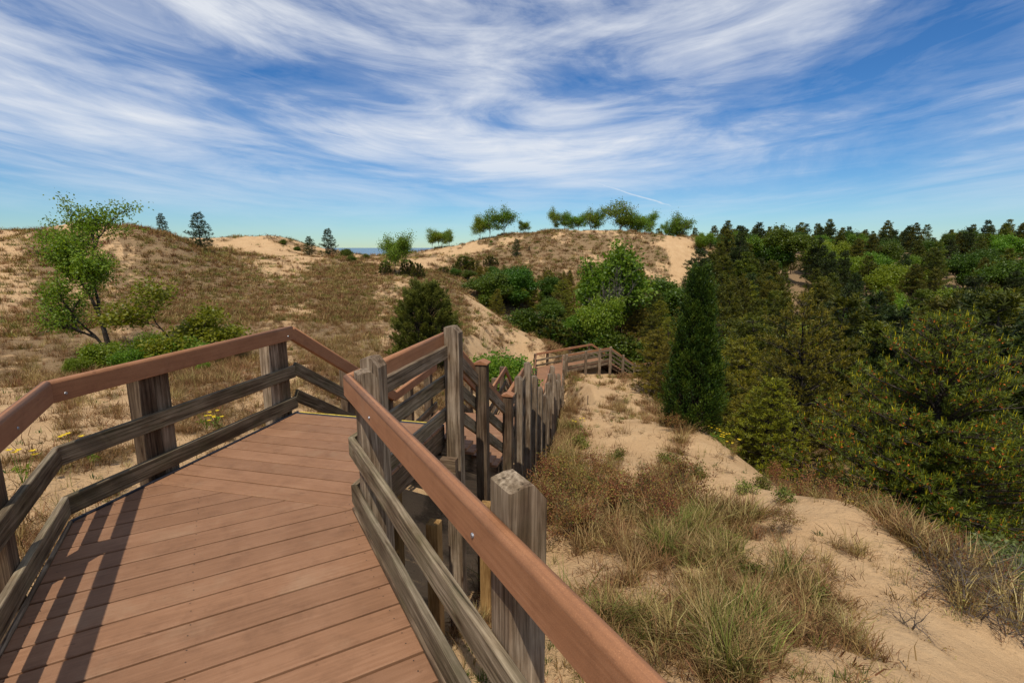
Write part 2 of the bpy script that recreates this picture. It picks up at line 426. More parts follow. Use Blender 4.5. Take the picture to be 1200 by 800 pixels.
def mat_board(name, stops, streak=26, grain=0.5):
    """composite board; local X runs along the board"""
    m, T = new_mat(name)
    tcn = T.n('ShaderNodeTexCoord'); oi = T.n('ShaderNodeObjectInfo')
    off = T.n('ShaderNodeCombineXYZ'); T.l(T.math('MULTIPLY', oi.outputs['Random'], 37.0), off.inputs[0]); T.l(T.math('MULTIPLY', oi.outputs['Random'], 91.0), off.inputs[1])
    P = T.vmath('ADD', tcn.outputs['Object'], off.outputs[0])
    st = T.noise(T.mapping(P, scale=(3.0, 60, 60)), 1.0, 5, 0.6)
    bl = T.noise(P, 2.2, 4, 0.6); sp = T.noise(P, 300, 2, 0.5)
    col = T.ramp(T.math('ADD', T.math('MULTIPLY', st, 0.5), T.math('MULTIPLY', bl, 0.5)), stops)
    var = T.math('ADD', 0.91, T.math('MULTIPLY', oi.outputs['Random'], 0.18))
    col = T.mix(1.0, col, T.math('MULTIPLY', var, 1.0), 'MULTIPLY')
    spk = T.ramp(sp, [(0.35, (.8, .8, .8)), (0.62, (1, 1, 1)), (0.74, (1.5, 1.5, 1.5))])
    col = T.mix(0.6, col, spk, 'MULTIPLY')
    dirt = T.ramp(T.noise(P, 5.5, 5, 0.7), [(0.5, (1, 1, 1)), (0.72, (.72, .70, .68))])
    col = T.mix(0.8, col, dirt, 'MULTIPLY')
    dust = T.ramp(T.noise(P, 1.7, 6, 0.7), [(0.56, (0, 0, 0)), (0.75, (.35, .35, .35))])
    col = T.mix(dust, col, (.36, .24, .14))
    mar = T.ramp(T.noise(T.mapping(P, scale=(9, 22, 22)), 1.0, 3, 0.6), [(0.67, (1, 1, 1)), (0.74, (.62, .58, .55))])
    col = T.mix(0.8, col, mar, 'MULTIPLY')
    principled(T, col, 0.72, T.math('ADD', st, T.math('MULTIPLY', sp, 0.4)), 0.25, 0.004, 0.35)
    return m
def mat_wood(name, dark, mid, light, moss=0.0):
    m, T = new_mat(name)
    tcn = T.n('ShaderNodeTexCoord'); oi = T.n('ShaderNodeObjectInfo')
    off = T.n('ShaderNodeCombineXYZ'); T.l(T.math('MULTIPLY', oi.outputs['Random'], 53.0), off.inputs[0]); T.l(T.math('MULTIPLY', oi.outputs['Random'], 77.0), off.inputs[1])
    P = T.vmath('ADD', tcn.outputs['Object'], off.outputs[0])
    warp = T.noise(T.mapping(P, scale=(1.2, 4, 4)), 1.0, 2, 0.5, out=1)
    PW = T.vmath('ADD', P, T.vmath('MULTIPLY', warp, (0.0, 0.05, 0.05)))
    g1 = T.noise(T.mapping(PW, scale=(1.6, 55, 55)), 1.0, 6, 0.65)
    g2 = T.noise(T.mapping(PW, scale=(4, 190, 190)), 1.0, 3, 0.6)
    bl = T.noise(P, 3.5, 4, 0.6)
    f = T.math('ADD', T.math('MULTIPLY', g1, 0.62), T.math('ADD', T.math('MULTIPLY', g2, 0.2), T.math('MULTIPLY', bl, 0.18)))
    col = T.ramp(f, [(0.34, dark), (0.47, mid), (0.62, light)])
    crack = T.ramp(g1, [(0.30, (.12, .1, .09)), (0.38, (1, 1, 1))])
    col = T.mix(0.9, col, crack, 'MULTIPLY')
    bb = T.ramp(T.noise(T.mapping(P, scale=(1.5, 6, 6)), 1.0, 4, 0.6), [(0.35, (.55, .47, .40)), (0.5, (.95, .92, .88)), (0.65, (1.18, 1.17, 1.15))])
    col = T.mix(1.0, col, bb, 'MULTIPLY')
    if moss:
        mk = T.ramp(T.noise(P, 4, 4, 0.65), [(0.48, (0, 0, 0)), (0.68, (moss, moss, moss))])
        col = T.mix(mk, col, (.085, .085, .03))
    kv = T.n('ShaderNodeTexVoronoi'); kv.inputs['Scale'].default_value = 1.0; T.l(T.mapping(PW, scale=(2.6, 9, 9)), kv.inputs['Vector'])
    kn = T.ramp(kv.outputs['Distance'], [(0.05, (.25, .18, .13)), (0.12, (.8, .72, .65)), (0.17, (1, 1, 1))])
    col = T.mix(0.85, col, kn, 'MULTIPLY')
    var = T.math('ADD', 0.72, T.math('MULTIPLY', oi.outputs['Random'], 0.5))
    col = T.mix(1.0, col, var, 'MULTIPLY')
    principled(T, col, 0.85, T.math('ADD', g1, T.math('MULTIPLY', g2, 0.5)), 0.7, 0.006, 0.15)
    return m
def mat_leaf(name, stops, trans=0.35, rough=0.5, spec=0.25, vary=0.35, hue=0.0):
    m, T = new_mat(name)
    at_ = T.n('ShaderNodeAttribute', attribute_name='tint'); oi = T.n('ShaderNodeObjectInfo')
    col = T.ramp(at_.outputs['Fac'], stops)
    hs = T.n('ShaderNodeHueSaturation'); T.l(col, hs.inputs['Color'])
    T.l(T.math('ADD', 1 - vary / 2, T.math('MULTIPLY', oi.outputs['Random'], vary)), hs.inputs['Value'])
    T.l(T.math('ADD', 0.5 - hue / 2, T.math('MULTIPLY', T.math('FRACT', T.math('MULTIPLY', oi.outputs['Random'], 7.13)), hue)), hs.inputs['Hue'])
    col = hs.outputs[0]
    b = T.n('ShaderNodeBsdfPrincipled'); T.l(col, b.inputs['Base Color'])
    b.inputs['Roughness'].default_value = rough; b.inputs['Specular IOR Level'].default_value = spec
    tr = T.n('ShaderNodeBsdfTranslucent')
    T.l(T.mix(1.0, col, (1.25, 1.25, 0.55), 'MULTIPLY'), tr.inputs[0])
    mx = T.n('ShaderNodeMixShader'); mx.inputs[0].default_value = trans
    T.l(b.outputs[0], mx.inputs[1]); T.l(tr.outputs[0], mx.inputs[2])
    finish(T, mx)
    return m
def mat_plain(name, col, rough=0.6, metal=0.0, nscale=30, amt=0.35):
    m, T = new_mat(name)
    tcn = T.n('ShaderNodeTexCoord')
    n = T.noise(tcn.outputs['Object'], nscale, 4)
    c = T.mix(1.0, (*col, 1), T.ramp(n, [(0.3, (1 - amt,) * 3), (0.7, (1 + amt,) * 3)]), 'MULTIPLY')
    b = principled(T, c, rough, n, 0.3, 0.004)
    b.inputs['Metallic'].default_value = metal
    return m
M = {}
M['sand'] = mat_sand()
M['deck'] = mat_board('brown_composite_board', [(0.3, (.196, .094, .044)), (0.5, (.264, .131, .064)), (0.7, (.330, .174, .092))])
M['cap'] = mat_board('brown_composite_handrail', [(0.3, (.255, .106, .043)), (0.5, (.335, .146, .062)), (0.7, (.405, .190, .088))])
M['gray'] = mat_wood('weathered_grey_timber', (.050, .032, .020), (.175, .126, .081), (.385, .298, .206), 0.12)
M['graydark'] = mat_wood('weathered_brown_timber', (.036, .022, .013), (.112, .074, .045), (.250, .178, .115), 0.25)
M['rail'] = mat_wood('weathered_rail_timber', (.042, .030, .017), (.140, .106, .065), (.305, .242, .160), 0.3)
M['newpost'] = mat_wood('treated_yellow_timber', (.12, .065, .02), (.24, .14, .05), (.34, .21, .085))
M['steel'] = mat_plain('galvanised_bolt', (.35, .36, .38), 0.4, 0.9)
M['darkmetal'] = mat_plain('dark_screw', (.03, .022, .018), 0.6)
M['yellow'] = mat_plain('yellow_nosing_paint', (.62, .45, .06), 0.6)
M['blackstrip'] = mat_plain('black_nosing_strip', (.03, .03, .035), 0.6)
M['bark'] = mat_wood('dark_bark', (.022, .017, .013), (.050, .040, .030), (.09, .075, .058))
M['barkgrey'] = mat_wood('grey_bark', (.07, .06, .05), (.15, .13, .11), (.25, .22, .19))
M['twig'] = mat_wood('dry_grey_twig', (.05, .04, .035), (.11, .09, .075), (.19, .16, .14))

# ------------------------------------------------------------------ ground sheet
def build_ground():
    front = np.linspace(-52, 52, 560)
    back = np.concatenate([np.linspace(52, 180, 90)[1:], np.linspace(-180, -52, 90)[1:-1]])
    az = np.radians(np.concatenate([front, back]))
    rr = 0.35 * np.exp(np.linspace(0, math.log(9000 / 0.35), 620))
    na, nr = len(az), len(rr)
    AZ, RR = np.meshgrid(az, rr)
    X = (RR * np.sin(AZ)).ravel(); Y = (RR * np.cos(AZ)).ravel()
    Z = height(X, Y)
    V = np.stack([X, Y, Z], 1)
    V = np.vstack([V, [[0, 0, float(Z[:na].mean())]]])
    i = np.arange(nr - 1)[:, None] * na; j = np.arange(na)[None, :]; j2 = (j + 1) % na
    F = np.stack([i + j, i + j2, i + na + j2, i + na + j], -1).reshape(-1, 4)
    F = F[:, ::-1]
    me = mk_mesh('ground', V, F, smooth=True)
    gr = np.zeros(len(V)); 
    for s in range(0, len(X), 20000): gr[s:s + 20000][:len(X[s:s + 20000])] = grown(X[s:s + 20000], Y[s:s + 20000])
    a_ = me.attributes.new('grown', 'FLOAT', 'POINT'); a_.data.foreach_set('value', gr.astype(np.float32))
    o = link('ground', me, M['sand']); o['kind'] = 'structure'
build_ground()

def build_lake():
    m, T = new_mat('lake_water')
    geo = T.n('ShaderNodeNewGeometry')
    principled(T, (.05, .10, .14), 0.25, T.noise(geo.outputs['Position'], 0.05, 4), 0.2, 0.5)
    V = np.array([[-9000, 420, -9.5], [60, 420, -9.5], [2400, 15000, -9.5], [-9000, 15000, -9.5]])
    o = link('lake', mk_mesh('lake', V, np.array([[0, 1, 2, 3]])), m); o['kind'] = 'structure'
build_lake()

# ------------------------------------------------------------------ timber helpers (local X along the piece)
def frame(p0, p1):
    p0 = Vector(p0); p1 = Vector(p1); x = (p1 - p0).normalized()
    y = Vector((0, 0, 1)).cross(x)
    y = y.normalized() if y.length > 1e-4 else Vector((0, 1, 0))
    z = x.cross(y)
    return Matrix(((x.x, y.x, z.x, p0.x), (x.y, y.y, z.y, p0.y), (x.z, y.z, z.z, p0.z), (0, 0, 0, 1))), (p1 - p0).length
def rect_prof(wd, h, r=0.004):
    a, b = wd / 2, h / 2
    return [(-a + r, -b), (a - r, -b), (a, -b + r), (a, b - r), (a - r, b), (-a + r, b), (-a, b - r), (-a, -b + r)]
def cap_prof(wd, h):
    a, b = wd / 2, h / 2; r = min(a * 0.85, 0.022)
    pts = [(-a, -b + .004), (-a + .004, -b), (a - .004, -b), (a, -b + .004)]
    for k in range(6):
        t = math.pi / 2 * k / 5; pts.append((a - r + r * math.cos(t), b - r + r * math.sin(t)))
    for k in range(6):
        t = math.pi / 2 * (1 + k / 5); pts.append((-a + r + r * math.cos(t), b - r + r * math.sin(t)))
    return pts
def beam(name, p0, p1, prof, mat, parent, n0=None, n1=None, smooth=False):
    """a straight timber from p0 to p1 with optional mitre planes (world normals) at its ends"""
    mw, L = frame(p0, p1)
    inv = mw.to_3x3().transposed()
    def ends(n, base, q):
        if n is None: return base
        nl = inv @ Vector(n)
        return base - (q[0] * nl.y + q[1] * nl.z) / nl.x if abs(nl.x) > 0.15 else base
    nseg = 1
    V = []; k = len(prof)
    for q in prof: V.append((ends(n0, 0, q), q[0], q[1]))
    for q in prof: V.append((ends(n1, L, q), q[0], q[1]))
    F = [(i, (i + 1) % k, k + (i + 1) % k, k + i) for i in range(k)]
    me = bpy.data.meshes.new(name)
    me.from_pydata(V, [], F + [tuple(range(k - 1, -1, -1)), tuple(range(k, 2 * k))])
    if smooth:
        for q_, p in enumerate(me.polygons[:k]): p.use_smooth = q_ in smooth
    o = link(name, me, mat, parent)
    o.matrix_world = mw
    if parent is not None:
        o.matrix_parent_inverse = Matrix.Identity(4)
        o.matrix_basis = Matrix.Translation(-Vector(parent.location)) @ mw
    return o
def post(name, c, ztop, zbot, wd, dp, ax, mat, parent, top='chamfer'):
    """a vertical post; local X runs up the post so the grain follows it"""
    ax = Vector((ax[0], ax[1], 0)).normalized(); ay = Vector((-ax.y, ax.x, 0))
    up = Vector((0, 0, 1))
    a, b = wd / 2, dp / 2; H = ztop - zbot
    e = 0.006
    def ring(x, s, t):
        return [(x, -a * s + e, -b * t), (x, a * s - e, -b * t), (x, a * s, -b * t + e), (x, a * s, b * t - e), (x, a * s - e, b * t), (x, -a * s + e, b * t), (x, -a * s, b * t - e), (x, -a * s, -b * t + e)]
    if top == 'chamfer':
        r2 = ring(H, 1, 1); r1 = []
        cut = 0.065
        for q in ring(H, 1, 1):
            drop = max(0.0, abs(q[2]) - b * 0.25) / (b * 0.75) * (cut if q[2] < 0 else .012)
            r1.append((H - drop, q[1], q[2]))
        V = ring(0, 1, 1) + r1
        base = 8
        # ridge flat on top
        V += [(H, -a, -b * 0.25), (H, a, -b * 0.25), (H, a, b * 0.25), (H, -a, b * 0.25)]
        F = [(i, (i + 1) % 8, 8 + (i + 1) % 8, 8 + i) for i in range(8)]
        F += [tuple(range(7, -1, -1)), (16, 17, 18, 19), (8, 9, 17, 16), (9, 10, 17), (10, 11, 18, 17), (11, 12, 18), (12, 13, 19, 18), (13, 14, 19), (14, 15, 16, 19), (15, 8, 16)]
    else:
        V = ring(0, 1, 1) + ring(H - e, 1, 1) + ring(H, 0.95, 0.95)
        F = [(i, (i + 1) % 8, 8 + (i + 1) % 8, 8 + i) for i in range(8)] + [(8 + i, 8 + (i + 1) % 8, 16 + (i + 1) % 8, 16 + i) for i in range(8)]
        F += [tuple(range(7, -1, -1)), tuple(range(16, 24))]
    me = bpy.data.meshes.new(name); me.from_pydata(V, [], F); me.update()
    o = link(name, me, mat, parent)
    mw = Matrix(((0, ax.x, ay.x, c[0]), (0, ax.y, ay.y, c[1]), (1, 0, 0, zbot), (0, 0, 0, 1)))
    o.matrix_basis = (Matrix.Translation(-Vector(parent.location)) if parent else Matrix.Identity(4)) @ mw
    return o
_bolt = None
def bolt(pos, nrm, parent, r=0.011):
    global _bolt
    if _bolt is None:
        bm = bmesh.new()
        bmesh.ops.create_cone(bm, segments=10, radius1=1.0, radius2=0.75, depth=0.6, cap_ends=True)
        _bolt = bpy.data.meshes.new('bolt'); bm.to_mesh(_bolt); bm.free(); _bolt.materials.append(M['steel'])
    o = link('bolt', _bolt)
    q = Vector(nrm).to_track_quat('Z', 'Y').to_matrix().to_4x4()
    mw = Matrix.Translation(Vector(pos)) @ q @ Matrix.Diagonal((r, r, r, 1))
    o.parent = parent
    bpy.context.view_layer.update() if False else None
    base = parent.matrix_basis
    root = parent.parent
    pw = (Matrix.Translation(Vector(root.location)) @ base) if root is not None else base
    o.matrix_basis = pw.inverted() @ mw
    return o

def clip_poly(poly, p, n):
    """keep the side where (q-p).n >= 0"""
    out = []
    for i in range(len(poly)):
        a = poly[i]; b = poly[(i + 1) % len(poly)]
        da = (a - p) @ n; db = (b - p) @ n
        if da >= 0: out.append(a)
        if (da >= 0) != (db >= 0): out.append(a + (b - a) * da / (da - db))
    return out
def deck_boards(poly, d, z, parent, width=0.19, gap=0.016, start=None, thick=0.025, far=False):
    """boards laid across the walking direction d, each cut to the deck's outline"""
    d = np.asarray(d, float); nx = np.array([d[1], -d[0]])
    poly = [np.asarray(p, float) for p in poly]
    s = [p @ d for p in poly]
    s0 = min(s) if start is None else start
    while s0 > min(s): s0 -= width
    x = s0; k = 0
    base = np.array([nx[0], nx[1]])
    while x < max(s):
        q = clip_poly(poly, d * (x + gap / 2), d)
        q = clip_poly(q, d * (x + width - gap / 2), -d)
        x += width
        if len(q) < 3: continue
        area = 0.5 * abs(sum(q[i][0] * q[(i + 1) % len(q)][1] - q[(i + 1) % len(q)][0] * q[i][1] for i in range(len(q))))
        if area < 0.003: continue
        c = sum(q) / len(q)
        jz = random.uniform(-.0012, .0012)
        tilt = random.uniform(-.0015, .0015)
        loc = [((p - c) @ nx, (p - c) @ d) for p in q]
        if sum(loc[i][0] * loc[(i + 1) % len(q)][1] - loc[(i + 1) % len(q)][0] * loc[i][1] for i in range(len(q))) < 0: loc = loc[::-1]
        n = len(loc); e = 0.004
        cx = sum(a for a, b in loc) / n; cy = sum(b for a, b in loc) / n
        ins = []
        for a, b in loc:
            dx, dy = a - cx, b - cy
            ins.append((a - math.copysign(min(e, abs(dx) * .3), dx), b - math.copysign(min(e, abs(dy) * .3), dy)))
        V = [(a, b, -thick) for a, b in loc] + [(a, b, -e) for a, b in loc] + [(a, b, 0) for a, b in ins]
        F = [(i, (i + 1) % n, n + (i + 1) % n, n + i) for i in range(n)] + [(n + i, n + (i + 1) % n, 2 * n + (i + 1) % n, 2 * n + i) for i in range(n)]
        F += [tuple(range(n - 1, -1, -1)), tuple(range(2 * n, 3 * n))]
        me = bpy.data.meshes.new('deck_board'); me.from_pydata(V, [], F)
        o = link('deck_board', me, M['deck'], parent)
        mw = Matrix(((nx[0], d[0], 0, c[0]), (nx[1], d[1], 0, c[1]), (0, 0, 1, z + jz), (0, 0, 0, 1)))
        o.matrix_basis = Matrix.Translation(-Vector(parent.location)) @ mw
        k += 1

P3 = lambda p, z: Vector((float(p[0]), float(p[1]), float(z)))
RAIL_H = 1.0
CAPP = cap_prof(0.06, 0.150)
RAILP = rect_prof(0.04, 0.135)
def outward(p0, p1, side):
    d = (p1 - p0) / np.linalg.norm(p1 - p0)
    return np.array([d[1], -d[0]]) * side, d          # side +1 = right edge, -1 = left edge
def railing(parent, pts, side, skip=(), nailer=False, rails=((0.48, .135), (0.12, .135)), cap=True, bolts=True, capmat='cap'):
    """handrail and two rails along the edge pts [(x,y,z deck)], mitred where it turns"""
    n = len(pts)
    P = [np.array(p[:2], float) for p in pts]; Zs = [p[2] for p in pts]
    for i in range(n - 1):
        if i in skip: continue
        o_, d_ = outward(P[i], P[i + 1], side)
        def mitre(j):
            if j <= 0 or j >= n - 1: return None, o_
            oa, da = outward(P[j - 1], P[j], side); ob, db = outward(P[j], P[j + 1], side)
            pa = Vector((da[0], da[1], (Zs[j] - Zs[j - 1]) / np.linalg.norm(P[j] - P[j - 1]))).normalized()
            pb = Vector((db[0], db[1], (Zs[j + 1] - Zs[j]) / np.linalg.norm(P[j + 1] - P[j]))).normalized()
            mm = (pa + pb).normalized()
            ob2 = (oa + ob); ob2 = ob2 / (1 + oa @ ob)
            return mm, ob2
        m0, o0 = mitre(i); m1, o1 = mitre(i + 1)
        def ln(off, h): return P3(P[i] + o0 * off, Zs[i] + h), P3(P[i + 1] + o1 * off, Zs[i + 1] + h)
        if cap:
            a, b = ln(0.022, RAIL_H - .075)
            hr = beam('handrail', a, b, CAPP, M[capmat], parent, m0, m1, smooth=(4, 5, 6, 7, 8, 10, 11, 12, 13, 14))
            if bolts:
                L = (b - a).length; k = max(2, int(L / 1.5) + 1)
                for q in range(k):
                    t = min(max((q + .5) / k, .06 / L), 1 - .06 / L) if k > 2 else (.09 / L if q == 0 else 1 - .09 / L)
                    p = a.lerp(b, t) - Vector((o_[0], o_[1], 0)) * 0.032 + Vector((0, 0, random.uniform(-.04, -.02)))
                    bolt(p, (-o_[0], -o_[1], 0), hr)
        for h, hh in rails:
            a, b = ln(0.022, h)
            beam('rail', a, b, RAILP, M['rail'], parent, m0, m1)
        if nailer:
            a, b = ln(0.068, RAIL_H - .19)
            beam('nailer', a, b, rect_prof(.04, .13), M['gray'], parent, m0, m1)
def rim(parent, p0, p1, z0, z1, side, mat='graydark', h=0.235):
    o_, d_ = outward(p0, p1, side)
    beam('rim_joist', P3(p0 + o_ * 0.0 - o_ * .025, z0 - .03 - h / 2), P3(p1 - o_ * .025, z1 - .03 - h / 2), rect_prof(.045, h), M[mat], parent)
def edge_post(parent, p, d, side, z, mat='gray', over=0.06, wd=0.14, dp=0.14, top='chamfer', name='post'):
    """post standing outside the rails at edge point p"""
    o_ = np.array([d[1], -d[0]]) * side
    c = p + o_ * (0.046 + dp / 2)
    zb = hz(c[0], c[1]) - 0.35
    return post(name, c, z + RAIL_H + over, zb, wd, dp, d, M[mat], parent, top)
def cap_on(parent, p, d, side, z, dp=0.14):
    o_ = np.array([d[1], -d[0]]) * side
    c = p + o_ * (0.046 + dp / 2)
    beam('post_cap', P3(c - d * .085, z), P3(c + d * .085, z), [(-.09, -.01), (.09, -.01), (.09, .004), (.0, .04), (-.09, .004)], M['cap'], parent)

# ------------------------------------------------------------------ the near platform
plat = thing('boardwalk_platform', 'brown composite board platform with angled seam at top of the stairs', 'platform', (-1.5, 2.5, 0))
poly1 = [NearL, NearR, Dp, S1, A]
poly2 = [S1, Dp, Ep, B]
deck_boards(poly1, d1, 0.0, plat, start=float(Dp @ d1) - 0.19)
e2 = Ep - d2 * .05; b2 = B - d2 * .05
deck_boards([S1 + d2 * .003, Dp + d2 * .003, e2, b2], d2, 0.0, plat, start=float(S1 @ d2) + .003)
# nosing at the head of the stairs: black strip with a yellow line
beam('nosing_strip', P3(B - d2 * .028, -.011), P3(Ep - d2 * .028, -.011), rect_prof(.04, .026), M['blackstrip'], plat)
beam('yellow_nosing', P3(B - d2 * .002 + n2 * .02, -.009), P3(Ep - d2 * .002 - n2 * .02, -.009), rect_prof(.012, .03), M['yellow'], plat)
for (p, q, s) in [(NearL, A, -1), (A, B, -1), (NearR, Dp, 1), (Dp, Ep, 1)]: rim(plat, p, q, 0, 0, s)
# dark edge trim along the left of the boards, grey kerb strip along the right
for (p, q, s, mt) in [(A, B, -1, 'blackstrip'), (NearL, A, -1, 'gray'), (NearR, Dp, 1, 'graydark')]:
    o_, d_ = outward(p, q, s)
    beam('edge_strip', P3(p + o_ * .012, -.005), P3(q + o_ * .012, -.005), rect_prof(.022, .034), M[mt], plat)
for t in (0.2, 0.5, 0.8):
    beam('joist', P3(NearL * (1 - t) + NearR * t, -.16), P3(A * (1 - t) + Dp * t, -.16), rect_prof(.045, .22), M['graydark'], plat)
    beam('joist', P3(A * (1 - t) + Dp * t, -.16), P3(B * (1 - t) + Ep * t - d2 * .05, -.16), rect_prof(.045, .22), M['graydark'], plat)
for q in (Ep - d2 * .3, Dp - d1 * .4, Dp - d1 * 2.6):
    other = B - d2 * .3 if q is not None and abs(q[1] - (Ep - d2 * .3)[1]) < 1e-6 else None
def girder(p, q, z): beam('girder', P3(p, z), P3(q, z), rect_prof(.09, .24), M['graydark'], plat)
girder(B - d2 * .25 - n2 * .15, Ep - d2 * .25 + n2 * .22, -.39)
girder(A - d1 * .3 - n1 * .15, Dp - d1 * .3 + n1 * .22, -.39)
girder(A - d1 * 2.6 - n1 * .15, Dp - d1 * 2.6 + n1 * .22, -.39)
# treated stub posts that carry the girders
for c, zt in [(Ep - d2 * .42 + n2 * .02, -.9), (Ep - d2 * .25 - n2 * .5, -.51), (B + n2 * .4 - d2 * .25, -.51), (Dp - d1 * .3 - n1 * .45, -.51), (Ep + d2 * .35 + n2 * .35, -1.05)]:
    post('stub_post', c, zt, hz(*c) - .3, .13, .13, d2, M['newpost'], plat, 'flat')
# screw heads at the board ends
def screws(parent, rows):
    V = []; F = []
    for (p0, p1, inset, step, z) in rows:
        L = np.linalg.norm(p1 - p0); d = (p1 - p0) / L; s = step / 2
        while s < L:
            for o in (-.036, .036):
                c = p0 + d * (s + o) + inset + RNG.normal(0, .004, 2)
                k = len(V)
                for q in range(6): V.append((c[0] + .0036 * math.cos(q * 1.047) - parent.location.x, c[1] + .0036 * math.sin(q * 1.047) - parent.location.y, z + .0024))
                F.append(tuple(range(k, k + 6)))
            s += step
    link('screw_heads', mk_mesh('screw_heads', np.array(V), np.array(F)), M['darkmetal'], parent, kind='stuff')
screws(plat, [(NearR, Dp, -n1 * .06, .19, 0), (NearL, A, n1 * .06, .19, 0), (NearL + n1 * .75, A + n1 * .75, n1 * 0, .19, 0), (A, B, n2 * .06, .19, 0), (Dp, Ep, -n2 * .06, .19, 0)])

# railing on the left of the platform
rl = thing('platform_railing', 'brown capped railing with grey rails, on the platform side towards the leafy tree', 'railing', (-2.9, 3.3, 0))
Bz = (*B, 0)
railing(rl, [(*NearL, 0), (*A, 0), (*B, 0)], -1, bolts=True)
for s in (.87, 2.5, 4.3, 6.2): edge_post(rl, A - d1 * s, d1, -1, 0, 'graydark', -.06, top='flat')
for s, mt in ((.715, 'graydark'), (.848, 'gray')): edge_post(rl, A + d2 * s, d2, -1, 0, mt, -.06, wd=.13, top='flat')
edge_post(rl, B - d2 * .12, d2, -1, 0, 'graydark', -.05, top='flat'); edge_post(rl, B - d2 * .262, d2, -1, 0, 'gray', -.05, top='flat')
# railing on the right, with the tall chamfered posts
rr_ = thing('platform_railing', 'brown capped railing with tall chamfered grey posts, on the platform side above open sand', 'railing', (-.9, 3.4, 0))
railing(rr_, [(*NearR, 0), (*Dp, 0), (*(Ep + d2 * .03), 0)], 1)
oD, _ = outward(Dp, Ep, 1)
beam('nailer', P3(Dp + oD * .068 + d2 * .1, RAIL_H - .19), P3(Ep + oD * .068 - d2 * .06, RAIL_H - .19), rect_prof(.04, .13), M['gray'], rr_)
edge_post(rr_, Dp - d1 * 2.2, d1, 1, 0, 'gray', .12)
edge_post(rr_, Dp - d1 * 3.6, d1, 1, 0, 'gray', .06)
edge_post(rr_, Dp - d1 * 5.6, d1, 1, 0, 'gray', .06)
edge_post(rr_, Dp - d1 * .16, d1, 1, 0, 'gray', .05)
edge_post(rr_, Dp + d2 * .20, d2, 1, 0, 'gray', .09)
ep = edge_post(rr_, Ep - d2 * .02, d2, 1, 0, 'gray', .07, dp=.16)

# ------------------------------------------------------------------ flights of stairs and lower walks
def staircase(label, l0, l1, r0, r1, z0, n, posts_right=(.5, 1.0), nailer=True, caps=False, posts_left=(.5, 1.0), mat='gray'):
    d = (r1 - r0) / np.linalg.norm(r1 - r0); nx = np.array([d[1], -d[0]])
    t_ = thing('staircase', label, 'stairs', tuple(P3((l0 + r0) / 2, z0)))
    z1_ = z0 - RISE * n
    for k in range(1, n):
        a = l0 + d * (RUN * k - .14); b = r0 + d * (RUN * k - .14)
        if abs((l0 - r0) @ d) > .05: a = r0 - nx * np.linalg.norm(l0 - r0) + d * (RUN * k - .14)
        for q in (-.068, .068):
            beam('tread', P3(a + d * q - nx * .05, z0 - RISE * k - .018), P3(b + d * q + nx * .06, z0 - RISE * k - .018), rect_prof(.128, .036), M['deck'], t_)
    for e, s in ((l0, 1), (r0, -1), ((l0 + r0) / 2, 0)):
        p = e + nx * s * .08
        beam('stringer', P3(p + d * .04, z0 - RISE - .17), P3(p + d * (RUN * n - .04), z1_ - .17 + .0), rect_prof(.045, .26), M['graydark'], t_)
    L0p, L1p = r0 - nx * np.linalg.norm(l0 - r0), r1 - nx * np.linalg.norm(l1 - r1)
    railing(t_, [(*(r0 + d * .06), z0 - .03), (*(r1 + d * .0), z1_)], 1, nailer=nailer, rails=((.52, .135), (.2, .135)), bolts=False)
    railing(t_, [(*(L0p + d * .0), z0), (*L1p, z1_)], -1, rails=((.52, .135), (.2, .135)), bolts=False)
    for f in posts_right:
        edge_post(t_, r0 + (r1 - r0) * f, d, 1, z0 + (z1_ - z0) * f, mat, .05 if caps else .1, top='flat' if caps else 'chamfer')
        if caps: cap_on(t_, r0 + (r1 - r0) * f, d, 1, z0 + (z1_ - z0) * f + RAIL_H + .06)
    for f in posts_left: edge_post(t_, L0p + (L1p - L0p) * f, d, -1, z0 + (z1_ - z0) * f, 'graydark', -.02, top='flat')
    return t_
def walk(label, l0, l1, r0, r1, z, posts_r, posts_l, name='boardwalk', cat='boardwalk', over=.08):
    d = (r1 - r0) / np.linalg.norm(r1 - r0)
    t_ = thing(name, label, cat, tuple(P3((l0 + r0) / 2, z)))
    deck_boards([l0, r0, r1, l1], d, z, t_)
    rim(t_, l0, l1, z, z, -1); rim(t_, r0, r1, z, z, 1, 'gray')
    beam('joist', P3((l0 + r0) / 2, z - .16), P3((l1 + r1) / 2, z - .16), rect_prof(.045, .22), M['graydark'], t_)
    railing(t_, [(*r0, z), (*r1, z)], 1, bolts=False, nailer=True)
    railing(t_, [(*l0, z), (*l1, z)], -1, bolts=False)
    for f in posts_r: edge_post(t_, r0 + (r1 - r0) * f, d, 1, z, 'gray', over)
    dl = (l1 - l0) / np.linalg.norm(l1 - l0)
    for f in posts_l: edge_post(t_, l0 + (l1 - l0) * f, dl, -1, z, 'graydark', .0, top='flat')
    return t_
staircase('first flight of brown stairs leading down from the wide platform', L0_, L1_, R0, R1, 0.0, 9, (.42, .97), True, True, (.5, .97), 'graydark')
walk('short landing of brown boards at the foot of the first flight', L1_, L2_, R1, R2, z1, (.45, .97), (.4, .9), over=.12)
staircase('second flight of brown stairs leading down from the short landing', L2b, L3_, R2, R3, z1, 8, (.35, .7), True, False)
walk('straight brown walk between the second and third flights, lined with grey posts', L3_, L4_, R3, R4, z2, (.03, .36, .68, .98), (.1, .55, .98))
staircase('third flight of brown stairs below the straight walk lined with posts', L4_, L5_, R4, R5, z2, 8, (.35, .7), True, False)
walk('small landing between the third and fourth flights of stairs', L5_, L6_, R5, R6, z3, (.05, .5, .97), (.05, .97))
staircase('longest flight of brown stairs, below the small landing', L6_, L7_, R6, R7, z3, 14, (.2, .4, .6, .8), True, False, (.3, .7))
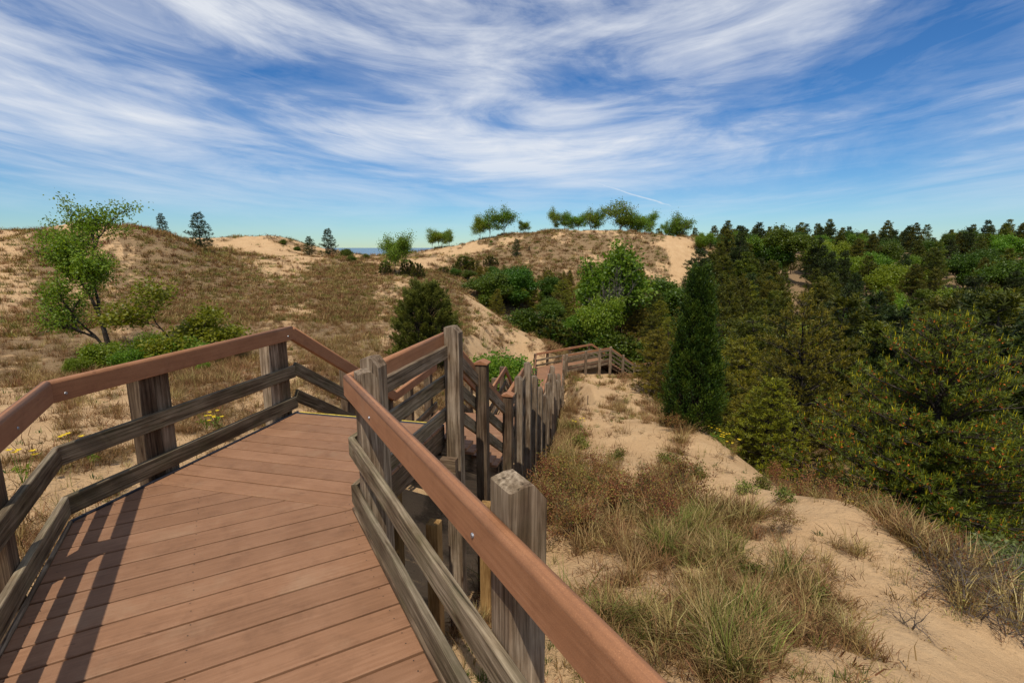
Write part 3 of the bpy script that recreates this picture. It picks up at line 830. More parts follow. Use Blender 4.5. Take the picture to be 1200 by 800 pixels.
walk('long brown boardwalk at the foot of the longest flight, leading to a bend', L7_, L8_, R7, R8, z4, (.02, .2, .4, .6, .8, .985), (.1, .35, .6, .85, .98))
walk('level boardwalk past the bend, raised on posts before the green bushes', L8_, L9_, R8, R9, z4, (.06, .45, .75, .99), (.2, .6, .97))
staircase('last short flight of stairs going down into the bushes', L9_, L10_, R9, R10, z4, 10, (.5, 1.0), True, False, (.5, 1.0))
walk('low boardwalk disappearing among the bushes below the last flight', L10_, L11_, R10, R11, z5, (.4, .9), (.4, .9))
def far_walk():
    c = at(1030, 412, 52); c = np.array([c[0], c[1]]); d = azd(100)
    n = np.array([d[1], -d[0]]); z = -9.2 + 0.9
    l0 = c + d * -5; l1 = c + d * 16
    walk('weathered boardwalk half hidden by pines down in the wooded hollow', l0, l1, l0 + n * 1.5, l1 + n * 1.5, z + 0.0, np.linspace(.02, .98, 9), np.linspace(.02, .98, 9))
far_walk()

# ================================================================== plants
def unit(v): return v / (np.linalg.norm(v, axis=-1, keepdims=True) + 1e-9)
def perp(D):
    ref = np.where(np.abs(D[:, 2:3]) < 0.9, np.array([[0, 0, 1.0]]), np.array([[1.0, 0, 0]]))
    s = unit(np.cross(D, ref)); return s, np.cross(D, s)
def cards(P, D, L, Wd, rng, roll=None, bend=0.0):
    """diamond leaves: base, two sides, tip"""
    n = len(P); D = unit(D); s, t = perp(D)
    a = rng.uniform(0, 2 * math.pi, n) if roll is None else roll
    S = s * np.cos(a)[:, None] + t * np.sin(a)[:, None]
    U = np.cross(D, S)
    L = np.broadcast_to(L, n)[:, None]; Wd = np.broadcast_to(Wd, n)[:, None]
    V = np.stack([P, P + D * L * .45 + S * Wd / 2 + U * L * bend, P + D * L, P + D * L * .45 - S * Wd / 2 + U * L * bend], 1)
    F = np.arange(n * 4).reshape(n, 4)
    return V.reshape(-1, 3), F
class Acc:
    def __init__(s): s.V = []; s.F = []; s.T = []; s.n = 0
    def add(s, V, F, T):
        s.V.append(V); s.F.append(F + s.n); s.T.append(np.broadcast_to(T, len(V)) if np.ndim(T) == 0 else T); s.n += len(V)
    def mesh(s, name, mat, smooth=False):
        me = mk_mesh(name, np.vstack(s.V), np.vstack(s.F), np.concatenate(s.T), smooth)
        me.materials.append(mat); return me
def tubes(paths, sides=6):
    """paths: list of (points (k,3), radii (k,)) -> quads"""
    acc = Acc()
    for P, R in paths:
        P = np.asarray(P, float); k = len(P)
        D = np.gradient(P, axis=0); D = unit(D)
        s, t = perp(D)
        for i in range(1, k):                       # keep the ring from twisting
            s[i] = s[i - 1] - D[i] * (s[i - 1] @ D[i]); s[i] /= np.linalg.norm(s[i]) + 1e-9
            t[i] = np.cross(D[i], s[i])
        ns = sides if R[0] > 0.015 else 3
        a = np.arange(ns) / ns * 2 * math.pi
        V = P[:, None, :] + (s[:, None, :] * np.cos(a)[None, :, None] + t[:, None, :] * np.sin(a)[None, :, None]) * np.asarray(R)[:, None, None]
        i = np.arange(k - 1)[:, None] * ns; j = np.arange(ns)[None, :]; j2 = (j + 1) % ns
        F = np.stack([i + j, i + j2, i + ns + j2, i + ns + j], -1).reshape(-1, 4)
        acc.add(V.reshape(-1, 3), F, 0.5)
    return acc
def rot_about(v, ax, a):
    ax = ax / (np.linalg.norm(ax) + 1e-9)
    return v * math.cos(a) + np.cross(ax, v) * math.sin(a) + ax * (ax @ v) * (1 - math.cos(a))

def pine(seed, h, R, z0=0.08, whorls=16, per=6, shoots=7, needles=16, nl=.075, nw=.009, up=.35, prof=.8, candle=0, dots=False, gap=.12, lim=1.0, bare=0.0, droop=.0, tipc=.9):
    """open pine: whorled limbs, side twigs, needle tufts at the shoots"""
    rng = np.random.default_rng(seed)
    paths = []; SP = []; SD = []
    lean = rng.normal(0, .03, 2)
    def trunk(z): return np.array([lean[0] * z + .04 * math.sin(z * 1.3 + seed), lean[1] * z + .04 * math.cos(z * 1.1), z])
    zz = np.linspace(-.3, h * .97, 12)
    paths.append(([trunk(z) for z in zz], np.maximum(.012, (.03 + .013 * h) * (1 - np.clip(zz / h, 0, 1)) ** .9)))
    for wi in range(whorls):
        t = z0 + (1 - z0) * (wi + rng.uniform(-.25, .25)) / whorls
        t = min(max(t, z0), .985)
        n_ = max(3, int(per * (1 if t < .8 else .8)))
        a0 = rng.uniform(0, 6.28)
        for b in range(n_):
            if rng.random() < gap: continue
            L = R * max(.08, (1 - t) ** prof * (1.0 if t > .25 else .55 + 1.8 * t)) * rng.uniform(.65, 1.12)
            az = a0 + b * 6.283 / n_ + rng.normal(0, .25)
            el = up * (.35 + 1.1 * t) - droop * (1 - t) + rng.normal(0, .12)
            d = np.array([math.cos(az) * math.cos(el), math.sin(az) * math.cos(el), math.sin(el)])
            p0 = trunk(t * h)
            k = 5; pts = [p0]
            for q in range(1, k + 1):
                dd = d + np.array([0, 0, .10 * q / k * (1 if L < R * .6 else 1.6)]) + rng.normal(0, .05, 3)
                pts.append(pts[-1] + unit(dd[None])[0] * L / k)
            pts = np.array(pts)
            paths.append((pts, np.linspace(.012 + .010 * L, .004, k + 1)))
            ns = max(3, int(shoots * (L / R) ** .7 * 2.0 + 1))
            for q in range(ns):
                f = (bare + (1 - bare) * (q + rng.random()) / ns)
                i = min(int(f * k), k - 1); p = pts[i] + (pts[i + 1] - pts[i]) * (f * k - i)
                sgn = -1 if q % 2 else 1
                sa = az + sgn * rng.uniform(.4, 1.05)
                se = el + rng.normal(.15, .22)
                sd = np.array([math.cos(sa) * math.cos(se), math.sin(sa) * math.cos(se), math.sin(se)])
                sl = (.10 + .30 * L * (1 - f * .75)) * rng.uniform(.6, 1.2)
                e = p + sd * sl + np.array([0, 0, sl * .15])
                paths.append((np.array([p, (p + e) / 2 + rng.normal(0, .01, 3), e]), np.array([.006, .004, .003])))
                m = max(1, int(sl / (nl * 1.5)))
                for r in range(m):
                    g_ = 1 - r / max(m, 1) * .85
                    SP.append(p + (e - p) * g_ + rng.normal(0, .3 * nl, 3)); SD.append(sd * .8 + np.array([0, 0, .55]) + rng.normal(0, .35, 3))
            SP.append(pts[-1]); SD.append(d + np.array([0, 0, .6]))
    SP = np.array(SP); SD = unit(np.array(SD))
    n = len(SP)
    # needles round every shoot
    P = np.repeat(SP, needles, 0); D0 = np.repeat(SD, needles, 0)
    f = rng.uniform(0, 1, len(P))[:, None]
    P = P + D0 * (f - .3) * nl * 1.3
    s, t = perp(D0); a = rng.uniform(0, 6.283, len(P))[:, None]
    D = unit(D0 * rng.uniform(.45, 1.1, (len(P), 1)) + s * np.cos(a) + t * np.sin(a))
    V, F = cards(P, D, nl * rng.uniform(.7, 1.2, len(P)), nw, rng)
    rr = np.hypot(SP[:, 0], SP[:, 1]); depth = np.clip(rr / (R * np.maximum(.12, 1 - np.clip(SP[:, 2] / h, 0, 1))), 0, 1.2)
    tn = np.clip(rng.normal(.42, .16, n), 0, .82)
    acc = Acc(); acc.add(V, F, np.repeat(np.repeat(tn, needles) + rng.normal(0, .05, len(P)), 4))
    if candle:                                     # pale upright spring shoots
        m = rng.random(n) < candle
        outer = m & (depth > .45)
        Pc = SP[outer]; k = 3
        Pc3 = np.repeat(Pc, k, 0); Dc = np.repeat(SD[outer] * .25 + np.array([0, 0, 1.0]), k, 0) + rng.normal(0, .07, (len(Pc3), 3))
        V, F = cards(Pc3, Dc, rng.uniform(.07, .19, len(Pc3)) * (nl / .085) ** .5, .011 * (nw / .0145) ** .7, rng)
        acc.add(V, F, np.repeat(rng.uniform(tipc - .03, 1.0, len(Pc3)), 4))
    crown = acc
    extra = None
    if dots:
        m = (rng.random(n) < .5) & (depth > .4)
        Pd = SP[m] + rng.normal(0, .015, (m.sum(), 3)); k = 3
        Pd = np.repeat(Pd, k, 0); V, F = cards(Pd, rng.normal(0, 1, (len(Pd), 3)) + np.array([0, 0, .6]), .036, .026, rng)
        extra = Acc(); extra.add(V, F, np.repeat(rng.uniform(0, 1, len(Pd)), 4))
    return tubes(paths, 7), crown, extra

def juniper(seed, h, R, n=9000, columnar=True, leaf=.05, clump=240, open_=.0):
    """dense scaly sprays gathered in upright plumes"""
    rng = np.random.default_rng(seed)
    acc = Acc(); paths = [([(0, 0, -.3), (0, 0, h * .5), (0.02, 0, h * .9)], np.array([.10, .06, .01]) * h / 5)]
    per = n // clump
    for c in range(clump):
        t = rng.uniform(0.0, 1) ** (1.15 if columnar else 1.25)
        az = rng.uniform(0, 6.283)
        pr = ((1 - t) ** .8 * min(1, .70 + 1.8 * t) * 1.15 + .03 if columnar else (1 - t) ** .55 * (.78 + .5 * t))
        rr = R * pr * rng.uniform(.70, 1.10)
        c0 = np.array([math.cos(az) * rr * .8, math.sin(az) * rr * .8, t * h * .93 + .05])
        ou = np.array([math.cos(az), math.sin(az), 0.0])
        pl = h * rng.uniform(.07, .15) * (1 if columnar else 1.15)
        d = unit((ou * (.35 if columnar else .75) + np.array([0, 0, 1.0]) + rng.normal(0, .15, 3))[None])[0]
        w_ = pl * .30
        f = rng.uniform(0, 1, per) ** .8
        P = c0 + d * (f * pl)[:, None] + rng.normal(0, 1, (per, 3)) * (w_ * (1 - f * .75))[:, None] * .6
        D = d + rng.normal(0, .45, (per, 3)) + unit(P - (c0 - d * .2)) * .4
        V, F = cards(P, D, leaf * rng.uniform(.7, 1.5, per), leaf * .42, rng)
        base = rng.uniform(.0, .75)
        acc.add(V, F, np.repeat(np.clip(base * .6 + .42 * f + rng.normal(0, .08, per), 0, 1), 4))
        paths.append((np.array([[0, 0, max(.05, c0[2] - rr * .9)], c0 * np.array([.5, .5, 1]) - np.array([0, 0, rr * .25]), c0 + d * pl * .5]), np.array([.022, .014, .005])))
    return tubes(paths, 5), acc, None

def leafy(seed, h, spread, stems=1, levels=4, leaf=.09, lpc=14, cl=.22, split=(2, 4), up=.35, bare=0.0, lean=(0, 0), trunk_r=None, first=.3, flat=0.0, shrink=.72, sparse=0.0, tilts=(.15, .5)):
    """broadleaf: forking limbs with loose clusters of leaves at the twig ends"""
    rng = np.random.default_rng(seed)
    paths = []; LP = []
    tr = trunk_r or .012 * h + .02
    def grow(p, d, L, r, lev):
        k = 4; pts = [p]; dd = d.copy()
        for q in range(k):
            dd = unit((dd + rng.normal(0, .13, 3) + np.array([0, 0, up * .12]))[None])[0]
            pts.append(pts[-1] + dd * L / k)
        pts = np.array(pts); paths.append((pts, np.linspace(r, r * .6, k + 1)))
        if lev >= levels - 2:
            for q in (1, 2, 3, 4):
                if rng.random() > (.45 if lev == levels - 2 else .9) * (1 - sparse): continue
                LP.append(pts[q])
        if lev + 1 >= levels: return
        for b in range(rng.integers(split[0], split[1] + 1)):
            f = rng.uniform(first if lev == 0 else .3, 1.0)
            i = min(int(f * k), k - 1); q = pts[i] + (pts[i + 1] - pts[i]) * (f * k - i)
            ax = rng.normal(0, 1, 3); ax -= dd * (ax @ dd)
            nd = rot_about(dd, ax, rng.uniform(.45, 1.05) * spread)
            nd[2] = nd[2] * (1 - flat) + .06
            grow(q, unit(nd[None])[0], L * shrink * rng.uniform(.7, 1.15), r * .58, lev + 1)
        grow(pts[-1], unit((dd + rng.normal(0, .2, 3))[None])[0], L * shrink, r * .6, lev + 1)
    for s_ in range(stems):
        a = rng.uniform(0, 6.28)
        tilt = .0 if stems == 1 else rng.uniform(*tilts)
        d = unit(np.array([[math.cos(a) * tilt + lean[0], math.sin(a) * tilt + lean[1], 1.0]]))[0]
        base = np.array([math.cos(a), math.sin(a), 0]) * (0 if stems == 1 else .12 * h * .3)
        L0 = h / sum(shrink ** q for q in range(levels)) * 1.05
        grow(base + np.array([0, 0, -.15]), d, L0 * rng.uniform(.85, 1.1), tr * (1 if stems == 1 else .7), 0)
    acc = Acc(); LP = np.array(LP)
    if bare: LP = LP[LP[:, 0] > np.quantile(LP[:, 0], bare)]
    n = len(LP) * lpc
    P = np.repeat(LP, lpc, 0) + rng.normal(0, 1, (n, 3)) * cl * np.array([1, 1, .7])
    D = rng.normal(0, 1, (n, 3)) + np.array([0, 0, -.25])
    V, F = cards(P, D, leaf * rng.uniform(.7, 1.35, n), leaf * .72, rng, bend=.08)
    tn = np.repeat(np.clip(rng.normal(.5, .17, len(LP)), 0, 1), lpc) + rng.normal(0, .1, n)
    acc.add(V, F, np.repeat(np.clip(tn, 0, 1), 4))
    return tubes(paths, 6), acc, None

M['pine'] = mat_leaf('pine_needles', [(0, (0.0358, 0.0429, 0.0039)), (0.4, (0.0752, 0.0804, 0.0059)), (0.8, (0.1522, 0.1407, 0.0098)), (1, (0.3901, 0.2715, 0.0138))], .22, .5, .25, .35, .04)
M['pinebig'] = mat_leaf('bushy_pine_needles', [(0, (0.0434, 0.0581, 0.005)), (0.4, (0.0911, 0.1089, 0.0076)), (0.8, (0.1845, 0.1906, 0.0126)), (1, (0.6384, 0.4781, 0.0178))], .22, .5, .25, .35, .04)
M['pinedark'] = mat_leaf('dark_pine_needles', [(0, (0.0173, 0.031, 0.005)), (0.5, (0.038, 0.0544, 0.008)), (1, (0.0864, 0.097, 0.0141))], .15, .5, .25, .3, .03)
M['pineolive'] = mat_leaf('olive_pine_needles', [(0, (0.073, 0.0717, 0.0049)), (0.45, (0.1505, 0.1395, 0.0085)), (0.85, (0.2622, 0.2192, 0.0133)), (1, (0.3875, 0.2989, 0.0212))], .22, .5, .25, .4, .05)
M['juniper'] = mat_leaf('juniper_sprays', [(0, (0.0126, 0.0278, 0.003)), (0.45, (0.0323, 0.0604, 0.0049)), (1, (0.1255, 0.1608, 0.0117))], .18, .5, .25, .3, .03)
M['juniperbush'] = mat_leaf('juniper_bush_sprays', [(0, (0.0364, 0.0442, 0.0073)), (0.45, (0.091, 0.0962, 0.0146)), (1, (0.195, 0.182, 0.0291))], .18, .55, .2, .3, .03)
M['leafgreen'] = mat_leaf('fresh_green_leaves', [(0, (0.0715, 0.1312, 0.0097)), (0.5, (0.1397, 0.226, 0.0175)), (1, (0.262, 0.3281, 0.034))], .45, .45, .3, .3, .05)
M['leafyellow'] = mat_leaf('yellow_green_leaves', [(0, (0.1035, 0.1326, 0.0096)), (0.5, (0.1863, 0.2262, 0.0154)), (1, (0.3036, 0.312, 0.0288))], .42, .45, .3, .3, .05)
M['leafdeep'] = mat_leaf('deep_green_leaves', [(0, (0.0276, 0.0567, 0.0054)), (0.5, (0.0621, 0.1071, 0.0087)), (1, (0.1242, 0.1764, 0.0162))], .35, .45, .3, .4, .06)
M['cone'] = mat_leaf('orange_cones', [(0, (0.286, 0.066, 0.012)), (1, (0.494, 0.132, 0.025))], .1, .7, .1, .3)
M['drygrass'] = mat_leaf('dry_grass', [(0, (0.1326, 0.0806, 0.0331)), (0.4, (0.2785, 0.1885, 0.0729)), (0.75, (0.4376, 0.3185, 0.1326)), (1, (0.5569, 0.442, 0.21))], .25, .7, .1, .5, .04)
M['browngrass'] = mat_leaf('brown_grass', [(0, (0.0877, 0.0462, 0.0193)), (0.5, (0.1972, 0.1065, 0.0428)), (1, (0.3359, 0.1988, 0.0834))], .2, .75, .1, .5, .04)
M['greengrass'] = mat_leaf('green_grass', [(0, (0.078, 0.0884, 0.0166)), (0.5, (0.156, 0.1625, 0.0312)), (1, (0.312, 0.273, 0.0728))], .3, .6, .15, .5, .06)
M['redleaf'] = mat_leaf('reddish_dry_leaves', [(0, (0.1056, 0.0416, 0.023)), (0.45, (0.2288, 0.096, 0.0374)), (0.7, (0.2816, 0.192, 0.0504)), (1, (0.2464, 0.272, 0.0504))], .3, .6, .15, .4, .05)
M['paleleaf'] = mat_leaf('pale_grey_green_leaves', [(0, (0.0723, 0.09, 0.0248)), (0.5, (0.1445, 0.171, 0.045)), (1, (0.238, 0.27, 0.0765))], .35, .5, .3, .3, .04)
M['flower'] = mat_leaf('yellow_petals', [(0, (.60, .38, .01)), (1, (.80, .60, .03))], .3, .5, .2, .2)

class Kind:
    """a plant prototype: meshes that copies share"""
    def __init__(s, name, cat, parts, crown_mat, trunk_mat='bark', crown='crown'):
        tr, cr, ex = parts
        s.name, s.cat = name, cat
        s.parts = [('trunk' if crown == 'crown' else 'stem', tr.mesh(name + '_trunk', M[trunk_mat], True)), (crown, cr.mesh(name + '_crown', M[crown_mat]))]
        z = np.vstack(cr.V)[:, 2]; s.h = float(np.quantile(z, .997))
        if ex is not None: s.parts.append(('cones', ex.mesh(name + '_cones', M['cone'])))
def plant(kind, x, y, label, group=None, scale=1.0, rz=0.0, sink=0.0, sxy=1.0, name=None, cat=None):
    r = thing(name or kind.name, label, cat or kind.cat, (x, y, hz(x, y) - sink), group)
    r.rotation_euler = (0, 0, rz); r.scale = (scale * sxy, scale * sxy, scale)
    for n, me in kind.parts:
        o = link(n, me, None, r)
        if n == 'cones': o['kind'] = 'stuff'
    return r
def px_at(u, Y):
    return (u - 600) / FPX * (Y * cT + 0.18 * 3.5), Y
def top_scale(u, vtop, Y, h):
    """scale that makes a plant of height h reach the sight line through (u, vtop) at distance Y"""
    x, y = px_at(u, Y)
    return (at(u, vtop, Y)[2] - hz(x, y)) / h

# --- prototypes
K_oak = Kind('oak_tree', 'tree', leafy(3, 6.0, .72, 1, 6, .072, 12, .14, (2, 3), .45, .10, (-.06, 0), .09, .15, .1, .78, .3), 'leafgreen')
K_small = Kind('leafy_sapling', 'tree', leafy(8, 2.8, .95, 1, 5, .085, 17, .15, (2, 3), .2, 0, (.05, 0), .035, .15, .45, .74), 'leafyellow')
K_lshrub = Kind('leafy_shrub', 'shrub', leafy(12, 1.2, .9, 6, 4, .07, 14, .11, (2, 3), .2, 0, (0, 0), .02, .2, .2, .72), 'leafgreen', 'twig', 'foliage')
K_lshrub2 = Kind('leafy_shrub', 'shrub', leafy(15, 1.5, .9, 7, 4, .10, 14, .17, (2, 3), .2, 0, (0, 0), .025, .2, .2, .72), 'leafdeep', 'twig', 'foliage')
K_crest = [Kind('poplar_tree', 'tree', leafy(20 + i, 6.0, .95, 1 + i % 2, 4, .15, 3, .30, (6, 9), .5, 0, (.08, 0), .06, .18, 0, .54, .2, (.03, .22)), 'leafgreen', 'barkgrey') for i in range(3)]
K_decid = [Kind('leafy_tree', 'tree', leafy(30 + i, 6.5, .68, 2, 6, .20, 7, .30, (2, 3), .5, 0, (0, 0), .12, .2, .1, .74), m, 'barkgrey') for i, m in enumerate(('leafgreen', 'leafdeep', 'leafyellow'))]
K_fork = Kind('forked_tree', 'tree', leafy(41, 8.0, .62, 2, 6, .22, 7, .30, (2, 3), .45, .25, (.03, 0), .16, .35, 0, .75, .25), 'leafgreen', 'barkgrey')
K_colj = Kind('columnar_juniper', 'juniper', juniper(5, 5.6, .98, 78000, True, .075, 760), 'juniper')
K_bushj = Kind('juniper_bush', 'juniper', juniper(6, 3.4, 1.75, 70000, False, .075, 640), 'juniperbush')
K_lowj = [Kind('low_juniper', 'juniper', juniper(60 + i, 1.8, 1.6, 7000, False, .13, 130), m) for i, m in enumerate(('juniperbush', 'juniper'))]
K_pinebig = Kind('bushy_pine', 'pine tree', pine(71, 5.6, 3.1, .02, 31, 8, 10, 17, .085, .0130, .46, .66, .42, True, .05), 'pinebig')
K_pineopen = Kind('open_pine', 'pine tree', pine(72, 6.2, 2.9, .05, 20, 7, 8, 16, .105, .021, .42, .62, .35, False, .10, 1, .12), 'pineolive')
K_pinemid = [Kind('young_pine', 'pine tree', pine(80 + i, 6.0, 2.1, .04, 16, 7, 7, 18, .15, .027, .42, .68, .25, False, .12), ('pineolive', 'pine', 'pineolive')[i]) for i in range(3)]
K_forest = [Kind('forest_pine', 'pine tree', pine(90 + i, 8.0, 2.5, .16, 15, 7, 6, 18, .24, .048, .34, .66, .15, False, .12), ('pine', 'pinedark', 'pine', 'pinebig')[i]) for i in range(4)]
K_darkpine = [Kind('dark_pine', 'pine tree', pine(100 + i, 5.0, 1.75, .06, 12, 6, 5, 14, .20, .045, .14, .70, 0, False, .12), 'pinedark') for i in range(2)]

# --- left of the platform
def thicket_label(k, Y):
    where = 'just behind the boardwalk bend' if Y < 50 else 'in the middle of the thicket below the big dune' if Y < 64 else 'against the slope of the big dune'
    tone = {K_pinemid[0].parts[1][1]: 'olive young pine', K_pinemid[1].parts[1][1]: 'green young pine', K_pinemid[2].parts[1][1]: 'full olive young pine',
            K_decid[0].parts[1][1]: 'fresh green leafy tree', K_decid[1].parts[1][1]: 'deep green leafy tree', K_decid[2].parts[1][1]: 'yellow-green leafy tree'}[k.parts[1][1]]
    return tone + ' ' + where
def put(k, u, Y, vtop, h, label, group=None, **kw):
    if label in ('olive green young pine in the thicket at the foot of the big dune', 'leafy green tree in the thicket at the foot of the big dune'): label = thicket_label(k, Y)
    if label.startswith('tree in the ragged line'):
        label = ('leafy tree' if k in K_decid else 'young olive pine' if k in K_pinemid else 'dark pine') + ' in the ragged line on the shoulder of the big dune'
    x, y = px_at(u, Y)
    return plant(k, x, y, label, group, scale=top_scale(u, vtop, Y, k.h), **kw)
put(K_oak, 128, 19, 232, 6.3, 'sparse green leafy tree with dark trunk and bare twigs on dry slope', rz=.4)
put(K_small, 205, 17.5, 330, 2.85, 'small yellow-green sapling growing beside the sparse leafy tree', rz=1.0, sxy=1.35)
for i, (u, Y, vt) in enumerate([(88, 16.2, 420), (118, 17.5, 402), (150, 16.0, 410), (176, 18.5, 392), (222, 16.8, 398), (238, 15.2, 424), (60, 18, 424)]):
    put(K_lshrub, u, Y, vt, 1.25, 'low green shrub at the foot of the sparse leafy tree', 'shrubs under the leafy tree', rz=i * 1.3, sxy=(.9, 1.3, 1.0)[i % 3])
put(K_darkpine[0], 198, 60, 250, 5.0, 'smaller dark pine on the grassy dune crest, beside a broader pine', rz=.3)
put(K_darkpine[1], 239, 58, 249, 5.0, 'broader dark pine on the grassy dune crest, beside a smaller pine', rz=1.0, sxy=1.15)
put(K_darkpine[0], 364, 84, 277, 5.0, 'squat dark pine on the low skyline between two sandy dunes', rz=2.3, sxy=1.25)
put(K_darkpine[1], 387, 82, 268, 5.0, 'thin-crowned grey-green pine on the low skyline between two sandy dunes', rz=.5)
put(K_lowj[0], 310, 74, 299, 1.9, 'dark spreading juniper on the small sandy knoll', rz=.2, sxy=1.5)
for i, (u, Y, vt) in enumerate([(335, 88, 281), (350, 86, 289), (405, 88, 292), (428, 84, 298), (412, 70, 300), (322, 62, 312), (440, 62, 312), (434, 60, 317)]):
    put(K_lshrub2, u, Y, vt, 1.5, 'small green shrub dotted over the hollow between the dunes', 'shrubs between the dunes', rz=i * .9, sxy=1.4)
put(K_crest[1], 466, 56, 273, 6.2, 'small slender yellow-green tree standing alone on the sandy saddle', rz=.3)
for i, (u, Y, vt) in enumerate([(452, 56, 305), (478, 56, 304), (490, 55, 308)]):
    put(K_lowj[0], u, Y, vt, 1.9, 'round olive shrub at the foot of the slender yellow-green tree', 'shrubs around the slender tree', rz=i, sxy=.8)
# --- dense juniper behind the railing and low plants by it
put(K_bushj, 500, 19.5, 330, 3.5, 'dense olive juniper bush standing behind the platform railing', rz=.6, sxy=1.05)
for i, (u, Y, vt) in enumerate([(575, 21, 418), (562, 22, 424), (590, 24, 420), (548, 21, 428)]):
    put(K_lshrub, u, Y, vt, 1.25, 'bright green shrub beside the lower stairs on the sandy slope', 'green shrubs beside the stairs', rz=i * 1.7)
# --- crest of the big dune: loose poplars
for i, (u, Y, vt, k) in enumerate([(506, 99, 270, 0), (516, 99, 271, 1), (528, 99, 272, 0), (563, 101, 255, 1), (574, 101, 246, 0), (590, 102, 244, 2), (615, 103, 261, 1), (650, 106, 245, 2), (662, 106, 250, 0), (675, 106, 252, 1), (692, 106, 246, 2), (701, 106, 245, 0),
                                 (727, 106, 236, 0), (737, 106, 249, 2), (750, 105, 250, 1), (779, 103, 261, 0), (788, 103, 264, 1), (797, 103, 251, 2)]):
    put(K_crest[k], u, Y, vt - 4, 6.2, 'slender light green tree on the crest of the big dune', 'trees on the dune crest', rz=i * 1.9, sink=.2, sxy=(1.0, 1.25, 1.1, .85)[i % 4] if i != 12 else 1.45)
# --- slope and foot of the big dune
rs = np.random.default_rng(5)
spots = [(545, 78, 300, 'j'), (560, 74, 305, 'p'), (575, 80, 300, 'j'), (605, 84, 280, 'd'), (620, 86, 288, 'd'), (535, 84, 303, 'j'), (590, 68, 318, 'p'), (610, 66, 312, 'l'), (640, 70, 316, 'p'), (560, 62, 335, 'l'), (585, 60, 335, 'p'), (605, 58, 335, 'l'), (625, 58, 330, 'p'),
         (650, 62, 325, 'l'), (668, 60, 328, 'p'), (690, 66, 322, 'l'), (640, 52, 350, 'l'), (660, 54, 345, 'p'), (705, 58, 330, 'p'), (722, 62, 320, 'p'), (740, 56, 322, 'p'), (757, 58, 330, 'p'), (715, 88, 285, 'd'), (738, 86, 308, 'd'), (750, 76, 310, 'p'), (730, 50, 345, 'p'),
         (750, 46, 350, 'p'), (775, 46, 352, 'p'), (765, 42, 368, 'p'), (785, 40, 375, 'p'), (800, 44, 360, 'p'), (770, 52, 340, 'p'), (640, 92, 290, 'l'), (575, 93, 282, 'l'), (605, 96, 281, 'l'), (750, 94, 282, 'l'), (570, 70, 312, 'p'), (530, 66, 320, 'j'), (520, 72, 313, 'j'), (548, 66, 322, 'p')]
for i, (u, Y, vt, k) in enumerate(spots):
    if k == 'p': put(K_pinemid[i % 3], u, Y, vt, 6.0, 'olive green young pine in the thicket at the foot of the big dune', 'pines below the big dune', rz=i * 1.1, sxy=1.1 + .3 * (i % 3) / 2)
    elif k == 'l': put(K_decid[i % 3], u, Y, vt, 6.8, 'leafy green tree in the thicket at the foot of the big dune', 'leafy trees below the big dune', rz=i * 1.1, sxy=1.15)
    elif k == 'd': put(K_darkpine[i % 2], u, Y, vt, 5.0, 'small dark pine standing alone on the big dune slope', 'dark pines on the dune slope', rz=i * 1.1)
    else: put(K_lowj[i % 2], u, Y, vt, 1.9, 'low spreading juniper on the left flank of the big dune', 'low junipers on the dune flank', rz=i * 1.1, sxy=1.4)
rt = np.random.default_rng(55)
for i in range(46):
    u = rt.uniform(528, 800); Y = rt.uniform(50, 82)
    line = np.interp(u, [528, 560, 600, 650, 700, 760, 800], [316, 304, 300, 304, 306, 308, 340])
    vt = line + (82 - Y) * 1.0 + rt.uniform(0, 12)
    if u > 775 and Y > 62: continue
    if rt.random() < .62: put(K_pinemid[i % 3], u, Y, vt, 6.0, 'olive green young pine in the thicket at the foot of the big dune', 'pines below the big dune', rz=i * 1.1, sxy=1.25)
    else: put(K_decid[i % 3], u, Y, vt, 6.8, 'leafy green tree in the thicket at the foot of the big dune', 'leafy trees below the big dune', rz=i * 1.1, sxy=1.2)
for i in range(44):
    u = rt.uniform(515, 790); Y = rt.uniform(56, 84)
    if u > 770: Y = min(Y, 62)
    line = np.interp(u, [515, 545, 600, 650, 700, 760, 800], [308, 296, 294, 300, 302, 304, 330])
    vt = line + (84 - Y) * .9 + rt.uniform(-3, 9)
    k_ = K_pinemid[i % 3] if i % 5 < 3 else K_decid[1]
    put(k_, u, Y, vt, 6.0, 'olive green young pine in the thicket at the foot of the big dune', 'pines below the big dune' if i % 5 < 3 else 'leafy trees below the big dune', rz=i * 1.7, sxy=1.45)
put(K_fork, 678, 46, 290, 8.2, 'tall forked tree with grey trunk rising from the thicket', rz=.9)
for i, (u, Y, vt) in enumerate([(700, 41, 352), (690, 42, 365)]): put(K_decid[0], u, Y, vt, 6.8, 'bright green leafy bush with pale branches behind the boardwalk bend', 'bright bushes behind the bend', rz=i, sxy=.9)
for i, (u, Y, vt) in enumerate([(618, 45, 362), (632, 44, 368), (646, 43, 374), (660, 43, 380), (672, 42, 384), (684, 41, 388), (700, 41, 390), (640, 47, 366), (656, 46, 372), (715, 41, 388), (730, 41, 392), (745, 41, 398), (760, 40, 404)]):
    put(K_lowj[i % 2] if i % 3 else K_lshrub2, u, Y, vt, 1.9 if i % 3 else 1.5, 'low yellow-green bush in the row behind the boardwalk bend', 'bushes behind the boardwalk bend', rz=i * 1.4, sxy=1.3)
